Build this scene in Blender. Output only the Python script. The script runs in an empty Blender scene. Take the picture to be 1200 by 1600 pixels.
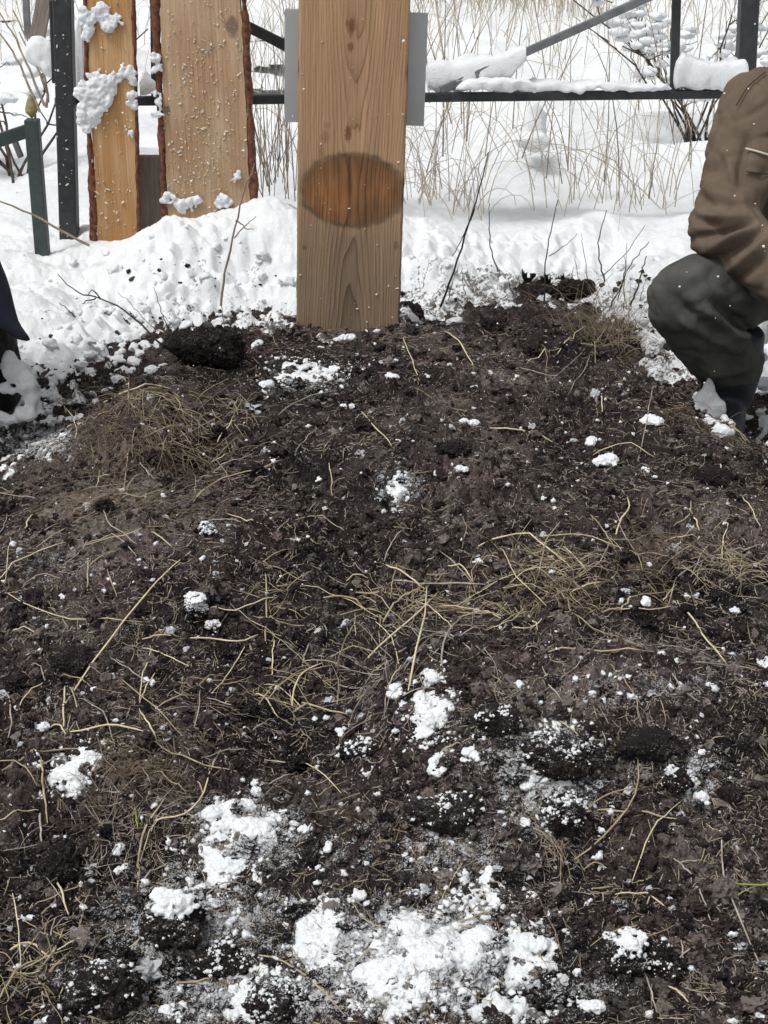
import bpy, math, random
import numpy as np
from mathutils import Vector, Matrix
R = math.radians
rng = np.random.default_rng(7)
random.seed(7)
SC = bpy.context.scene
COL = SC.collection

# ------------------------------------------------------------------ camera, sky, sun, exposure
CZ, PITCH, FPX = 1.1, R(23.0), 2400.0          # camera height, look-down angle, focal length in photo pixels
cam_d = bpy.data.cameras.new('camera')
cam_d.sensor_fit = 'VERTICAL'; cam_d.sensor_height = 36.0; cam_d.sensor_width = 27.0
cam_d.lens = FPX / 1600 * 36.0
cam_d.clip_start = 0.02; cam_d.clip_end = 2000
cam = bpy.data.objects.new('camera', cam_d); COL.objects.link(cam)
cam.location = (0, 0, CZ); cam.rotation_euler = (R(90) - PITCH, 0, 0)
SC.camera = cam

SUN_DIR = Vector((-.36, -.30, .88)).normalized()          # towards the sun through thin cloud
SUN_EL, SUN_ROT = math.asin(SUN_DIR.z), math.atan2(SUN_DIR.x, SUN_DIR.y)
world = bpy.data.worlds.new('World'); SC.world = world; world.use_nodes = True
wn = world.node_tree; wn.nodes.clear()
w_out = wn.nodes.new('ShaderNodeOutputWorld'); w_bg = wn.nodes.new('ShaderNodeBackground')
w_sky = wn.nodes.new('ShaderNodeTexSky'); w_sky.sky_type = 'NISHITA'; w_sky.sun_disc = False
w_sky.sun_elevation = SUN_EL; w_sky.sun_rotation = SUN_ROT
w_sky.air_density = 1.0; w_sky.dust_density = 4.0; w_sky.ozone_density = 1.0
w_hs = wn.nodes.new('ShaderNodeHueSaturation'); w_hs.inputs['Saturation'].default_value = 0.16   # grey overcast
w_bg.inputs['Strength'].default_value = 0.13
wn.links.new(w_sky.outputs[0], w_hs.inputs['Color']); wn.links.new(w_hs.outputs[0], w_bg.inputs['Color'])
wn.links.new(w_bg.outputs[0], w_out.inputs['Surface'])
sun_d = bpy.data.lights.new('sun', 'SUN'); sun_d.energy = 1.5; sun_d.angle = R(16); sun_d.color = (1.0, 0.985, 0.96)
sun = bpy.data.objects.new('sun', sun_d); COL.objects.link(sun)
sun.rotation_euler = SUN_DIR.to_track_quat('Z', 'Y').to_euler()
sun.location = (0, 0, 5)
SC.view_settings.view_transform = 'Standard'; SC.view_settings.look = 'None'
SC.view_settings.exposure = 0.17; SC.view_settings.gamma = 1.0
SC.cycles.max_bounces = 6; SC.cycles.diffuse_bounces = 4; SC.cycles.glossy_bounces = 2
SC.cycles.use_adaptive_sampling = True

# ------------------------------------------------------------------ projection helpers
CP, SP = math.cos(PITCH), math.sin(PITCH)
def P(px, py, Y):
    """world point on the viewing ray of a photo pixel at the real distance Y"""
    u = (px - 600) / FPX; v = (800 - py) / FPX
    dy = CP + v * SP; dz = -SP + v * CP
    t = Y / dy
    return np.array([u * t, Y, CZ + dz * t])
def proj(x, y, z):
    a = y * CP - (z - CZ) * SP; a = np.maximum(a, 1e-4)
    up = y * SP + (z - CZ) * CP
    return 600 + FPX * x / a, 800 - FPX * up / a, a
def angle(py): return PITCH + np.arctan((np.asarray(py, float) - 800) / FPX)

# ------------------------------------------------------------------ noise
_perm = np.random.default_rng(3).permutation(512).astype(np.int64)
def _h(ix, iy, iz=0): return _perm[(_perm[(_perm[ix & 511] + iy) & 511] + iz) & 511]
_ga = np.linspace(0, 2 * math.pi, 512, endpoint=False)
_gx, _gy = np.cos(_ga), np.sin(_ga)
_g3 = np.random.default_rng(5).normal(size=(512, 3)); _g3 /= np.linalg.norm(_g3, axis=1)[:, None]
def _f(t): return t * t * t * (t * (t * 6 - 15) + 10)
def perlin2(x, y):
    x = np.asarray(x, float); y = np.asarray(y, float)
    ix = np.floor(x).astype(np.int64); iy = np.floor(y).astype(np.int64)
    fx = x - ix; fy = y - iy; u = _f(fx); v = _f(fy)
    def g(a, b):
        h = _h(ix + a, iy + b); return _gx[h] * (fx - a) + _gy[h] * (fy - b)
    a = g(0, 0); b = g(1, 0); c = g(0, 1); d = g(1, 1)
    return ((a + u * (b - a)) * (1 - v) + (c + u * (d - c)) * v) * 1.45
def perlin3(p):
    p = np.asarray(p, float); i = np.floor(p).astype(np.int64); f = p - i; w = _f(f)
    r = 0
    for a in (0, 1):
        wa = w[..., 0] if a else 1 - w[..., 0]
        for b in (0, 1):
            wb = w[..., 1] if b else 1 - w[..., 1]
            for c in (0, 1):
                wc = w[..., 2] if c else 1 - w[..., 2]
                g = _g3[_h(i[..., 0] + a, i[..., 1] + b, i[..., 2] + c)]
                r = r + wa * wb * wc * (g[..., 0] * (f[..., 0] - a) + g[..., 1] * (f[..., 1] - b) + g[..., 2] * (f[..., 2] - c))
    return r * 1.5
def bil(x, y, lam, o=0.0): return np.abs(perlin2(x / lam + o, y / lam + 1.7 * o)) - 0.3
def sstep(a, b, x):
    t = np.clip((np.asarray(x, float) - a) / (b - a), 0, 1); return t * t * (3 - 2 * t)

# ------------------------------------------------------------------ mesh helpers
def mesh_np(name, V, F, smooth=True):
    V = np.asarray(V, np.float32); F = np.asarray(F, np.int32); k = F.shape[1]
    m = bpy.data.meshes.new(name)
    m.vertices.add(len(V)); m.vertices.foreach_set('co', V.ravel())
    m.loops.add(F.size); m.loops.foreach_set('vertex_index', F.ravel())
    m.polygons.add(len(F)); m.polygons.foreach_set('loop_start', np.arange(0, F.size, k, dtype=np.int32))
    m.polygons.foreach_set('use_smooth', np.full(len(F), smooth, bool))
    m.update(calc_edges=True)
    return m
def link(name, mesh, mat=None, parent=None):
    o = bpy.data.objects.new(name, mesh); COL.objects.link(o)
    if mat is not None and mesh is not None: mesh.materials.append(mat)
    if parent is not None: o.parent = parent
    return o
def attr(mesh, name, vals):
    a = mesh.attributes.new(name, 'FLOAT', 'POINT'); a.data.foreach_set('value', np.asarray(vals, np.float32))
def attr_col(mesh, name, rgb):
    rgb = np.asarray(rgb, np.float32); c = np.ones((len(rgb), 4), np.float32); c[:, :3] = rgb
    a = mesh.attributes.new(name, 'FLOAT_COLOR', 'POINT'); a.data.foreach_set('color', c.ravel())
def tag(o, label=None, cat=None, group=None, kind=None):
    if label: o['label'] = label
    if cat: o['category'] = cat
    if group: o['group'] = group
    if kind: o['kind'] = kind
    return o
def grid_faces(nr, nc):
    i = np.arange(nr * nc).reshape(nr, nc)
    return np.stack([i[:-1, :-1], i[:-1, 1:], i[1:, 1:], i[1:, :-1]], -1).reshape(-1, 4)
def merge(lst):
    V, F, n = [], [], 0
    for v, f in lst:
        V.append(v); F.append(np.asarray(f) + n); n += len(v)
    return np.concatenate(V), np.concatenate(F)
def ico(sub):
    t = (1 + 5 ** .5) / 2
    V = [(-1,t,0),(1,t,0),(-1,-t,0),(1,-t,0),(0,-1,t),(0,1,t),(0,-1,-t),(0,1,-t),(t,0,-1),(t,0,1),(-t,0,-1),(-t,0,1)]
    F = [(0,11,5),(0,5,1),(0,1,7),(0,7,10),(0,10,11),(1,5,9),(5,11,4),(11,10,2),(10,7,6),(7,1,8),(3,9,4),(3,4,2),(3,2,6),(3,6,8),(3,8,9),(4,9,5),(2,4,11),(6,2,10),(8,6,7),(9,8,1)]
    V = [np.array(v, float) / np.linalg.norm(v) for v in V]
    for _ in range(sub):
        c = {}; G = []
        def mid(a, b):
            k = (min(a, b), max(a, b))
            if k not in c:
                m = V[a] + V[b]; V.append(m / np.linalg.norm(m)); c[k] = len(V) - 1
            return c[k]
        for a, b, d in F:
            x, y, z = mid(a, b), mid(b, d), mid(d, a)
            G += [(a, x, z), (b, y, x), (d, z, y), (x, y, z)]
        F = G
    return np.array(V), np.array(F, np.int32)
ICO = [ico(i) for i in range(6)]
def tubes(Pt, r, sides=4):
    """Pt (S,N,3) polylines, r (S,N) radii -> one vertex and face array"""
    Pt = np.asarray(Pt, float); r = np.asarray(r, float); S, N, _ = Pt.shape
    T = np.gradient(Pt, axis=1); T /= np.linalg.norm(T, axis=2, keepdims=True) + 1e-9
    ref = np.where(np.abs(T[..., 2:3]) > .9, np.array([1., 0, 0]), np.array([0, 0, 1.]))
    A = np.cross(T, ref); A /= np.linalg.norm(A, axis=2, keepdims=True) + 1e-9
    B = np.cross(T, A)
    th = np.arange(sides) / sides * 2 * math.pi
    V = Pt[:, :, None, :] + r[:, :, None, None] * (np.cos(th)[None, None, :, None] * A[:, :, None, :] + np.sin(th)[None, None, :, None] * B[:, :, None, :])
    i = np.arange(S * N * sides).reshape(S, N, sides)
    j = np.roll(i, -1, axis=2)
    F = np.stack([i[:, :-1], j[:, :-1], j[:, 1:], i[:, 1:]], -1).reshape(-1, 4)
    return V.reshape(-1, 3), F
def resample(pts, n):
    pts = np.asarray(pts, float)
    if len(pts) == 2: pts = np.array([pts[0], (pts[0] + pts[1]) / 2, pts[1]])
    d = np.r_[0, np.cumsum(np.linalg.norm(np.diff(pts, axis=0), axis=1))]; d /= d[-1]
    s = np.linspace(0, 1, n)
    q = np.stack([np.interp(s, d, pts[:, k]) for k in range(pts.shape[1])], 1)
    q2 = q.copy(); q2[1:-1] = (q[:-2] + 2 * q[1:-1] + q[2:]) / 4
    return q2

# ------------------------------------------------------------------ material helpers
class NT:
    def __init__(s, name):
        s.m = bpy.data.materials.new(name); s.m.use_nodes = True; s.t = s.m.node_tree
        s.b = s.t.nodes['Principled BSDF']; s.b.inputs['Roughness'].default_value = .9
        s.b.inputs['Specular IOR Level'].default_value = .25
        s.tc = s.t.nodes.new('ShaderNodeTexCoord')
    def put(s, sock, v):
        if hasattr(v, 'is_output'): s.t.links.new(v, sock)
        elif v is not None: sock.default_value = v
    def attr(s, name, col=False):
        n = s.t.nodes.new('ShaderNodeAttribute'); n.attribute_name = name
        return n.outputs['Color'] if col else n.outputs['Fac']
    def noise(s, scale, detail=3, rough=.55, vec=None, sc=None):
        n = s.t.nodes.new('ShaderNodeTexNoise'); n.inputs['Scale'].default_value = scale
        n.inputs['Detail'].default_value = detail; n.inputs['Roughness'].default_value = rough
        v = vec if vec is not None else s.tc.outputs['Object']
        if sc is not None:
            mp = s.t.nodes.new('ShaderNodeMapping'); mp.inputs['Scale'].default_value = sc
            s.t.links.new(v, mp.inputs['Vector']); v = mp.outputs[0]
        s.t.links.new(v, n.inputs['Vector']); return n.outputs['Fac']
    def math(s, op, a, b=None, clamp=False):
        n = s.t.nodes.new('ShaderNodeMath'); n.operation = op; n.use_clamp = clamp
        s.put(n.inputs[0], a)
        if b is not None: s.put(n.inputs[1], b)
        return n.outputs[0]
    def ramp(s, fac, stops):
        n = s.t.nodes.new('ShaderNodeValToRGB'); e = n.color_ramp.elements
        while len(e) < len(stops): e.new(.5)
        for k, (p, c) in enumerate(stops): e[k].position = p; e[k].color = (*c, 1)
        s.put(n.inputs[0], fac); return n.outputs[0]
    def step(s, v, a, b):
        n = s.t.nodes.new('ShaderNodeMapRange'); n.interpolation_type = 'SMOOTHSTEP'
        s.put(n.inputs[0], v); n.inputs[1].default_value = a; n.inputs[2].default_value = b; return n.outputs[0]
    def mix(s, fac, a, b, mode='MIX'):
        n = s.t.nodes.new('ShaderNodeMix'); n.data_type = 'RGBA'; n.blend_type = mode
        s.put(n.inputs[0], fac); s.put(n.inputs[6], a if hasattr(a, 'is_output') else (*a, 1)); s.put(n.inputs[7], b if hasattr(b, 'is_output') else (*b, 1))
        return n.outputs[2]
    def up(s):
        g = s.t.nodes.new('ShaderNodeNewGeometry'); x = s.t.nodes.new('ShaderNodeSeparateXYZ')
        s.t.links.new(g.outputs['Normal'], x.inputs[0]); return x.outputs[2]
    def bump(s, h, dist, strength=1.0):
        n = s.t.nodes.new('ShaderNodeBump'); n.inputs['Distance'].default_value = dist; n.inputs['Strength'].default_value = strength
        s.put(n.inputs['Height'], h); s.t.links.new(n.outputs[0], s.b.inputs['Normal'])
    def color(s, c): s.put(s.b.inputs['Base Color'], c if hasattr(c, 'is_output') else (*c, 1))
    def rough(s, r): s.put(s.b.inputs['Roughness'], r)

def mat_soil():
    n = NT('soil')
    a = n.noise(38, 4); b = n.noise(260, 3, .6); c = n.noise(900, 2, .6)
    v = n.math('ADD', n.math('MULTIPLY', a, .5), n.math('MULTIPLY', b, .5))
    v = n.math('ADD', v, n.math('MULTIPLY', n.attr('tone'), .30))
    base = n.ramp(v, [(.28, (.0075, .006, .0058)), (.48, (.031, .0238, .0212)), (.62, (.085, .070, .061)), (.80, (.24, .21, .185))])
    tint = n.noise(7, 3); base = n.mix(n.step(tint, .42, .62), base, n.mix(1.0, base, (.80, .70, .74), 'MULTIPLY'))
    fl = n.step(n.math('ADD', n.noise(420, 3, .6), n.math('MULTIPLY', n.noise(55, 2), .35)), .765, .85)
    base = n.mix(n.math('MULTIPLY', fl, .75), base, (.25, .22, .19))
    f = n.math('ADD', n.math('MULTIPLY', n.noise(520, 4, .75), .66), n.math('MULTIPLY', n.noise(60, 4, .65), .5))
    f = n.math('ADD', f, n.math('MULTIPLY', n.up(), .12))
    f = n.math('ADD', f, n.math('MULTIPLY', n.attr('frost'), .36))
    base = n.mix(n.math('MULTIPLY', n.step(f, .86, .95), .9), base, (.72, .74, .76))
    n.color(base); n.rough(.93)
    n.bump(n.math('ADD', b, n.math('MULTIPLY', c, .5)), .006, 1.0)
    return n.m
def mat_snow(name='snow', dirt=True):
    n = NT(name)
    base = n.ramp(n.noise(30, 4), [(.3, (.74, .765, .78)), (.7, (.83, .845, .855))])
    if dirt:
        d = n.math('ADD', n.math('MULTIPLY', n.noise(120, 4, .7), .6), n.math('MULTIPLY', n.noise(22, 3), .4))
        d = n.math('ADD', d, n.math('MULTIPLY', n.attr('dirt'), .42))
        base = n.mix(n.math('MULTIPLY', n.step(d, .76, .84), .9), base, n.ramp(n.noise(90, 2), [(.35, (.022, .018, .016)), (.68, (.13, .10, .075))]))
    n.color(base); n.rough(.75); n.b.inputs['Specular IOR Level'].default_value = .3
    n.bump(n.math('ADD', n.noise(160, 4, .7), n.math('MULTIPLY', n.noise(500, 3), .5)), .006, .7)
    return n.m
def mat_tint(name, c0, c1, scale=60, rough=.85, bump=.002, sc=None, spec=.25, metal=0):
    n = NT(name); n.color(n.ramp(n.noise(scale, 4, .6, sc=sc), [(.3, c0), (.7, c1)])); n.rough(rough)
    n.b.inputs['Specular IOR Level'].default_value = spec; n.b.inputs['Metallic'].default_value = metal
    if bump: n.bump(n.noise(scale * 4, 3, sc=sc), bump, .6)
    return n.m
def mat_attr(name, rough=.85, grain=(90, 90, 3), amt=.35, bump=.001):
    n = NT(name); c = n.attr('col', True)
    g = n.noise(1.0, 4, .6, sc=grain)
    n.color(n.mix(amt, c, n.ramp(g, [(.3, (.55, .5, .45)), (.65, (1, 1, 1))]), 'MULTIPLY')); n.rough(rough)
    n.bump(g, bump, .6); return n.m
M = dict(soil=mat_soil(), snow=mat_snow(), clean=mat_snow('snow_clean', False))
M['straw'] = [mat_tint('straw_pale', (.46, .385, .24), (.72, .63, .45), 40),
              mat_tint('straw_tan', (.25, .20, .13), (.48, .405, .28), 40),
              mat_tint('straw_brown', (.10, .075, .050), (.25, .195, .135), 40),
              mat_tint('straw_grey', (.20, .175, .15), (.50, .45, .39), 40),
              mat_tint('blade_green', (.16, .22, .035), (.30, .36, .08), 40)]
M['grass'] = mat_tint('dry_grass', (.36, .30, .215), (.62, .55, .43), 5)
M['twig'] = mat_tint('twig_bark', (.035, .026, .022), (.11, .085, .07), 60)
M['weed'] = mat_tint('weed_stem', (.15, .12, .09), (.36, .30, .23), 30)
M['iron'] = mat_tint('iron_paint', (.018, .02, .022), (.04, .042, .045), 30, .55, .001, spec=.4)
M['iron_grey'] = mat_tint('iron_grey', (.10, .105, .11), (.19, .195, .2), 30, .6, .001, spec=.4)
M['iron_green'] = mat_tint('iron_green', (.028, .042, .04), (.05, .07, .066), 30, .5, .001, spec=.45)
M['gold'] = mat_tint('old_gilding', (.16, .14, .06), (.34, .29, .14), 80, .6)
M['steel'] = mat_tint('sheet_steel', (.38, .39, .395), (.48, .49, .495), 3, .42, .0004, metal=.75, spec=.5)
M['bark'] = mat_tint('pine_bark', (.05, .02, .013), (.24, .10, .06), 70, .9, .004)
M['greywood'] = mat_tint('weathered_wood', (.15, .125, .10), (.30, .255, .21), 30, .9, .002, sc=(3, 3, .3))
# ------------------------------------------------------------------ terrain
_pY = [0.2, 1.0, 1.35, 1.75, 2.25, 2.8, 3.05, 3.22, 3.36, 3.6, 4.0, 900]
_pZ = [-.14, -.10, -.055, .035, .125, .170, .182, .182, .14, .045, 0, 0]
def Hmac(x, y):
    z = np.interp(y, _pY, _pZ)
    for d in (-.06, .06): z = z + np.interp(y + d, _pY, _pZ)
    z = z / 3
    a = np.interp(y, [1, 2.4, 2.8, 3.2, 3.5], [.6, .50, .42, .28, .2])
    b = np.interp(y, [1, 2.4, 2.8, 3.2, 3.5], [1.5, 1.05, .86, .66, .5])
    L = 1 - sstep(0, 1, (np.abs(x - .03) - a) / (b - a))
    return np.where(z > 0, z * L, z)
def cast(px, py, H):
    px = np.atleast_1d(np.asarray(px, float)); py = np.atleast_1d(np.asarray(py, float))
    u = (px - 600) / FPX; v = (800 - py) / FPX; dy = CP + v * SP; dz = -SP + v * CP
    Ys = np.geomspace(.7, 6.5, 420)
    out = np.zeros((len(px), 3))
    for s in range(0, len(px), 400):
        sl = slice(s, s + 400)
        t = Ys[None] / dy[sl, None]; X = u[sl, None] * t; Z = CZ + dz[sl, None] * t
        Yb = np.broadcast_to(Ys, X.shape)
        g = Z - H(X, Yb); hit = g < 0; k = np.where(hit.any(1), hit.argmax(1), len(Ys) - 1); k = np.maximum(k, 1)
        r = np.arange(len(k)); g0 = g[r, k - 1]; g1 = g[r, k]; w = np.clip(g0 / (g0 - g1 + 1e-9), 0, 1)
        out[sl, 1] = Ys[k - 1] + (Ys[k] - Ys[k - 1]) * w
        out[sl, 0] = u[sl] * out[sl, 1] / dy[sl]; out[sl, 2] = CZ + dz[sl] * out[sl, 1] / dy[sl]
    return out
# rises and hollows: photo px, py, half-width and half-depth in photo px, height in m
BUMPS = [(700,1075,110,40,.030),(860,1020,110,35,.026),(1010,1000,120,35,.030),(1160,985,90,35,.026),(1090,925,80,24,-.040),
 (880,962,90,20,-.022),(560,1060,90,60,-.020),(230,630,90,45,.018),(140,735,90,30,-.022),(310,705,50,22,-.035),(335,545,50,20,.03),
 (470,1160,70,20,-.03),(840,450,110,16,.035),(690,470,50,12,.02),(850,1230,90,60,.022),(920,1330,70,40,-.03),(820,1370,60,30,-.02),
 (120,1030,50,25,-.025),(330,975,40,15,-.018),(95,1350,60,30,-.02),(270,1420,60,40,.018),(280,1520,80,30,-.025),(400,1290,110,70,.012),
 (670,1480,170,80,.016),(600,1400,60,30,-.012),(960,1490,60,30,.012),(1100,740,60,22,-.016),(545,650,30,14,-.014),(1180,660,70,25,-.03),
 (620,1150,80,40,.016),(200,1230,90,70,.018),(40,1500,80,60,-.01),(1150,1200,60,60,.012),(770,520,30,12,-.02),(20,700,80,20,-.02),
 (430,880,120,50,.012),(730,760,140,40,.008)]
BUMPS += [(930,1130,270,85,.085),(545,500,110,16,.022),(1000,955,170,16,-.02),(215,650,80,40,.03),(300,722,50,24,-.03),(650,1085,40,30,.02),(720,1190,120,90,.02),(600,720,260,110,.022),(480,1120,110,60,-.022),(250,1340,140,60,-.018),(180,900,160,60,.014),(1040,700,130,40,.012),(420,680,90,24,-.016),(740,945,150,24,-.016)]
_B = []
_c = cast([b[0] for b in BUMPS], [b[1] for b in BUMPS], Hmac)
for (px, py, rx, ry, h), c in zip(BUMPS, _c):
    s = FPX / (c[1] * CP - (c[2] - CZ) * SP); _B.append((c[0], c[1], rx / s, ry / s / math.sin(float(angle(py))), h))
_c = P(330, 330, 4.35); PILE = [(P(350, 350, 4.25)[0], 4.3, .28, .26, .165), (P(700, 330, 4.3)[0], 4.4, .5, .5, .05)]
def Hmid(x, y):
    z = Hmac(x, y)
    for bx, by, rx, ry, h in _B:
        z = z + h * np.exp(-(((x - bx) / rx) ** 2 + ((y - by) / ry) ** 2))
    near = 1 - sstep(3.6, 4.4, y)
    z = z + near * (.016 * perlin2(x / .24, y / .24) + .020 * bil(x, y, .105, 3.1))
    return z
def rough_map(x, y): return .42 + .85 * sstep(-.4, .45, perlin2(x / .22 + 7, y / .22 + 2) + .4 * perlin2(x / .07 + 1, y / .07))
def Hfull(x, y):
    r = rough_map(x, y)
    wx = x + .006 * perlin2(x / .03 + 5, y / .03); wy = y + .006 * perlin2(x / .03, y / .03 + 9)
    return (Hmid(x, y) + r * (.020 * bil(wx, wy, .052, 1.3) + .0150 * bil(wx, wy, .024, 2.3) + .0100 * bil(wx, wy, .0125, 5.3)
            + .0058 * bil(wx, wy, .0066, 4.1) + .0022 * perlin2(x / .0036, y / .0036)))
FROST = [(330,1560,170,60,.8),(240,1370,90,60,.45),(560,1330,120,60,.5),(1000,1190,60,60,.5),(780,1330,120,50,.5),(1000,1075,190,50,.55),(860,1225,110,110,.85),(700,1330,150,70,.6),(390,1300,120,80,.85),(300,1450,200,110,.75),(650,1500,240,120,1.0),
 (900,1550,110,50,.6),(625,760,50,40,.8),(490,595,110,30,.55),(1090,1210,70,80,.6),(150,1530,200,80,.5),(80,1010,90,100,.35),(430,1560,130,60,1.0),
 (60,690,90,40,.8),(680,1120,70,60,.6),(110,880,130,50,.4),(420,1420,120,50,.6),(1150,1040,80,60,.4),(780,790,120,50,.25),(300,1370,90,50,.6),(120,1200,90,50,.4),(930,700,90,50,.3),(520,1480,120,80,.8),(760,1180,110,60,.55)]
def frost_at(px, py):
    f = np.zeros_like(px)
    for x, y, rx, ry, a in FROST: f = np.maximum(f, .97 * a * np.exp(-(((px - x) / rx) ** 2 + ((py - y) / ry) ** 2)))
    return f
BX = [-900,-200,0,60,110,180,270,300,420,470,620,640,700,760,850,900,960,1000,1080,1130,1200,1400,2000]
BY = [900,740,690,650,600,556,524,506,500,497,497,474,466,448,432,436,470,520,590,640,680,760,900]
def snow_bias(px, py): return (np.interp(px, BX, BY) - py)
def T_snow(x, y):
    px, py, _ = proj(x, y, Hmac(x, y))
    b = snow_bias(px, py)
    side = np.interp(px, [0, 250, 480, 650, 1000, 1200], [95, 85, 25, 60, 45, 60])
    b = b + np.where(x > 0, 34, 22) * perlin2(x / .13 + 4, y / .20) * (y < 4.2) + 16 * perlin2(x / .05 + 4, y / .08) * (y < 4.2)
    t = np.clip(b / side, -1.5, 3)
    T = .040 * np.clip(t - .35, -1, 1.5)
    lump = .050 * perlin2(x / .26 + 1, y / .30) + .030 * bil(x, y, .15, .4) + .014 * perlin2(x / .075 + 9, y / .075) * (.4 + .9 * sstep(-.2, .4, perlin2(x / .3, y / .3 + 6))) + .006 * bil(x, y, .04, 7.7) + .0035 * perlin2(x / .018, y / .018 + 8) + .03 * perlin2(x / .035 + 3, y / .035) * (1 - sstep(.5, 1.4, np.abs(t)))
    fade = 1 - .75 * sstep(4.4, 5.2, y)
    drift = sstep(4.6, 6.0, y) * (.10 * perlin2(x / 1.1, y / 1.1) + .05 * perlin2(x / .45, y / .45)) + .02 * sstep(3.6, 4.2, y) * perlin2(x / .35, y / .35)
    pile = 0
    for bx, by, rx, ry, h in PILE: pile = pile + h * np.exp(-(((x - bx) / rx) ** 2 + ((y - by) / ry) ** 2))
    fine = .0016 * perlin2(x / .009, y / .009) * (y < 4.4)
    return T + lump * fade + fine + drift + pile, t
def H_top(x, y):
    T, _ = T_snow(x, y); return Hmid(x, y) + np.maximum(T, 0)
def fan(rows_Y, cols_px):
    Y = np.repeat(rows_Y[:, None], len(cols_px), 1)
    a = Y * CP + CZ * SP * .9
    X = (cols_px[None, :] - 600) / FPX * a
    return X, Y
# soil
py = np.linspace(428, 1800, 1120); rows = (CZ - .08) / np.tan(angle(py))
rows = np.r_[rows, np.linspace(rows[-1], .25, 30)[1:]]
cols = np.r_[np.linspace(-2600, -420, 60), np.linspace(-400, 1600, 1240), np.linspace(1620, 3800, 60)]
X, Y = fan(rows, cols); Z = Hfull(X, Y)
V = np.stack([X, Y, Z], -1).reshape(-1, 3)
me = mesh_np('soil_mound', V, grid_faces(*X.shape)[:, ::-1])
qx, qy, _ = proj(V[:, 0], V[:, 1], V[:, 2])
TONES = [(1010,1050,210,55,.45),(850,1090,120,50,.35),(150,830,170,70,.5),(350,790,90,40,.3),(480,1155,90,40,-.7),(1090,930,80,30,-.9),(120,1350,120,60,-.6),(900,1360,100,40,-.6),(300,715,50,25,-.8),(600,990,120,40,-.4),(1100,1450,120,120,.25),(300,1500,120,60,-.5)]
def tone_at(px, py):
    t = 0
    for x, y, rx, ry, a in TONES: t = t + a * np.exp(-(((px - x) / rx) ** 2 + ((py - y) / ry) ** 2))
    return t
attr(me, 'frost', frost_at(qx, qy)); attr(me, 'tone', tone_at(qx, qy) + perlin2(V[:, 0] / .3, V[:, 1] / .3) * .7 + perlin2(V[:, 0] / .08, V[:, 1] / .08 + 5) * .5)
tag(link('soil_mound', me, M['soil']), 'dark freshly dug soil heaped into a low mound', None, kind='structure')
# snow
py = np.r_[np.linspace(780, -150, 820)]; rows = (CZ - .03) / np.tan(angle(py)); rows = np.r_[rows, np.geomspace(rows[-1], 900, 40)[1:]]
cols = np.r_[np.linspace(-9000, -640, 60), np.linspace(-600, 1800, 1100), np.linspace(1840, 10200, 60)]
X, Y = fan(rows, cols); T, t = T_snow(X, Y); Z = Hmid(X, Y) + T
F = grid_faces(*X.shape)[:, ::-1]; keep = (T.ravel()[F] > -.0015).any(1); F = F[keep]
used = np.unique(F); idx = np.full(X.size, -1); idx[used] = np.arange(len(used)); F = idx[F]
V = np.stack([X, Y, Z], -1).reshape(-1, 3)[used]
me = mesh_np('snow_ground', V, F)
dirt = np.clip(.62 - .42 * t.ravel()[used], 0, .7) * (V[:, 1] < 4.3)
attr(me, 'dirt', dirt)
tag(link('snow_ground', me, M['snow']), 'trampled lumpy snow around the mound and beyond the fence', None, kind='structure')
# wide snow field under and behind everything
V, F = np.array([(-300, -300, -.25), (300, -300, -.25), (300, 900, -.25), (-300, 900, -.25)], float), np.array([[0, 1, 2, 3]])
me = mesh_np('snow_field', V, F); attr(me, 'dirt', [0] * 4)
tag(link('snow_field', me, M['snow']), 'flat snow field reaching the horizon', None, kind='structure')

# ------------------------------------------------------------------ soil crumbs and litter (nobody could count them)
def on_mound(n, near=.5, y1=1700):
    """points on the soil, mixed between even in the picture and even on the ground"""
    k = int(n * near)
    p = cast(rng.uniform(-150, 1350, k), rng.uniform(470, y1, k), Hmid)
    x = rng.uniform(-1.1, 1.1, n - k); y = rng.uniform(1.0, 3.4, n - k)
    q = np.stack([x, y, Hmid(x, y)], 1); p = np.concatenate([p, q])
    px, py, _ = proj(p[:, 0], p[:, 1], Hmac(p[:, 0], p[:, 1]))
    p = p[snow_bias(px, py) < 40 + rng.normal(0, 25, len(p))]
    p[:, 2] = Hfull(p[:, 0], p[:, 1]); return p
def crumbs(p, r, sub, squash=.8, jit=.28, elong=None):
    v0, f0 = ICO[sub]; n = len(p); k = len(v0)
    A = rng.normal(size=(n, 3, 3)); Q, _ = np.linalg.qr(A)
    sc = np.stack([np.ones(n), rng.uniform(.6, 1, n), rng.uniform(.45, .95, n)], 1)
    if elong is not None: sc[:, 0] *= elong
    v = v0[None] * (1 + rng.normal(0, jit, (n, k, 1)).clip(-.5, .6))
    v = v * sc[:, None, :]; v = np.einsum('nkj,nji->nki', v, Q); v[..., 2] *= squash
    V = p[:, None, :] + v * r[:, None, None]
    F = f0[None] + (np.arange(n) * k)[:, None, None]
    return V.reshape(-1, 3), F.reshape(-1, 3), np.repeat(np.arange(n), k)
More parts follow.
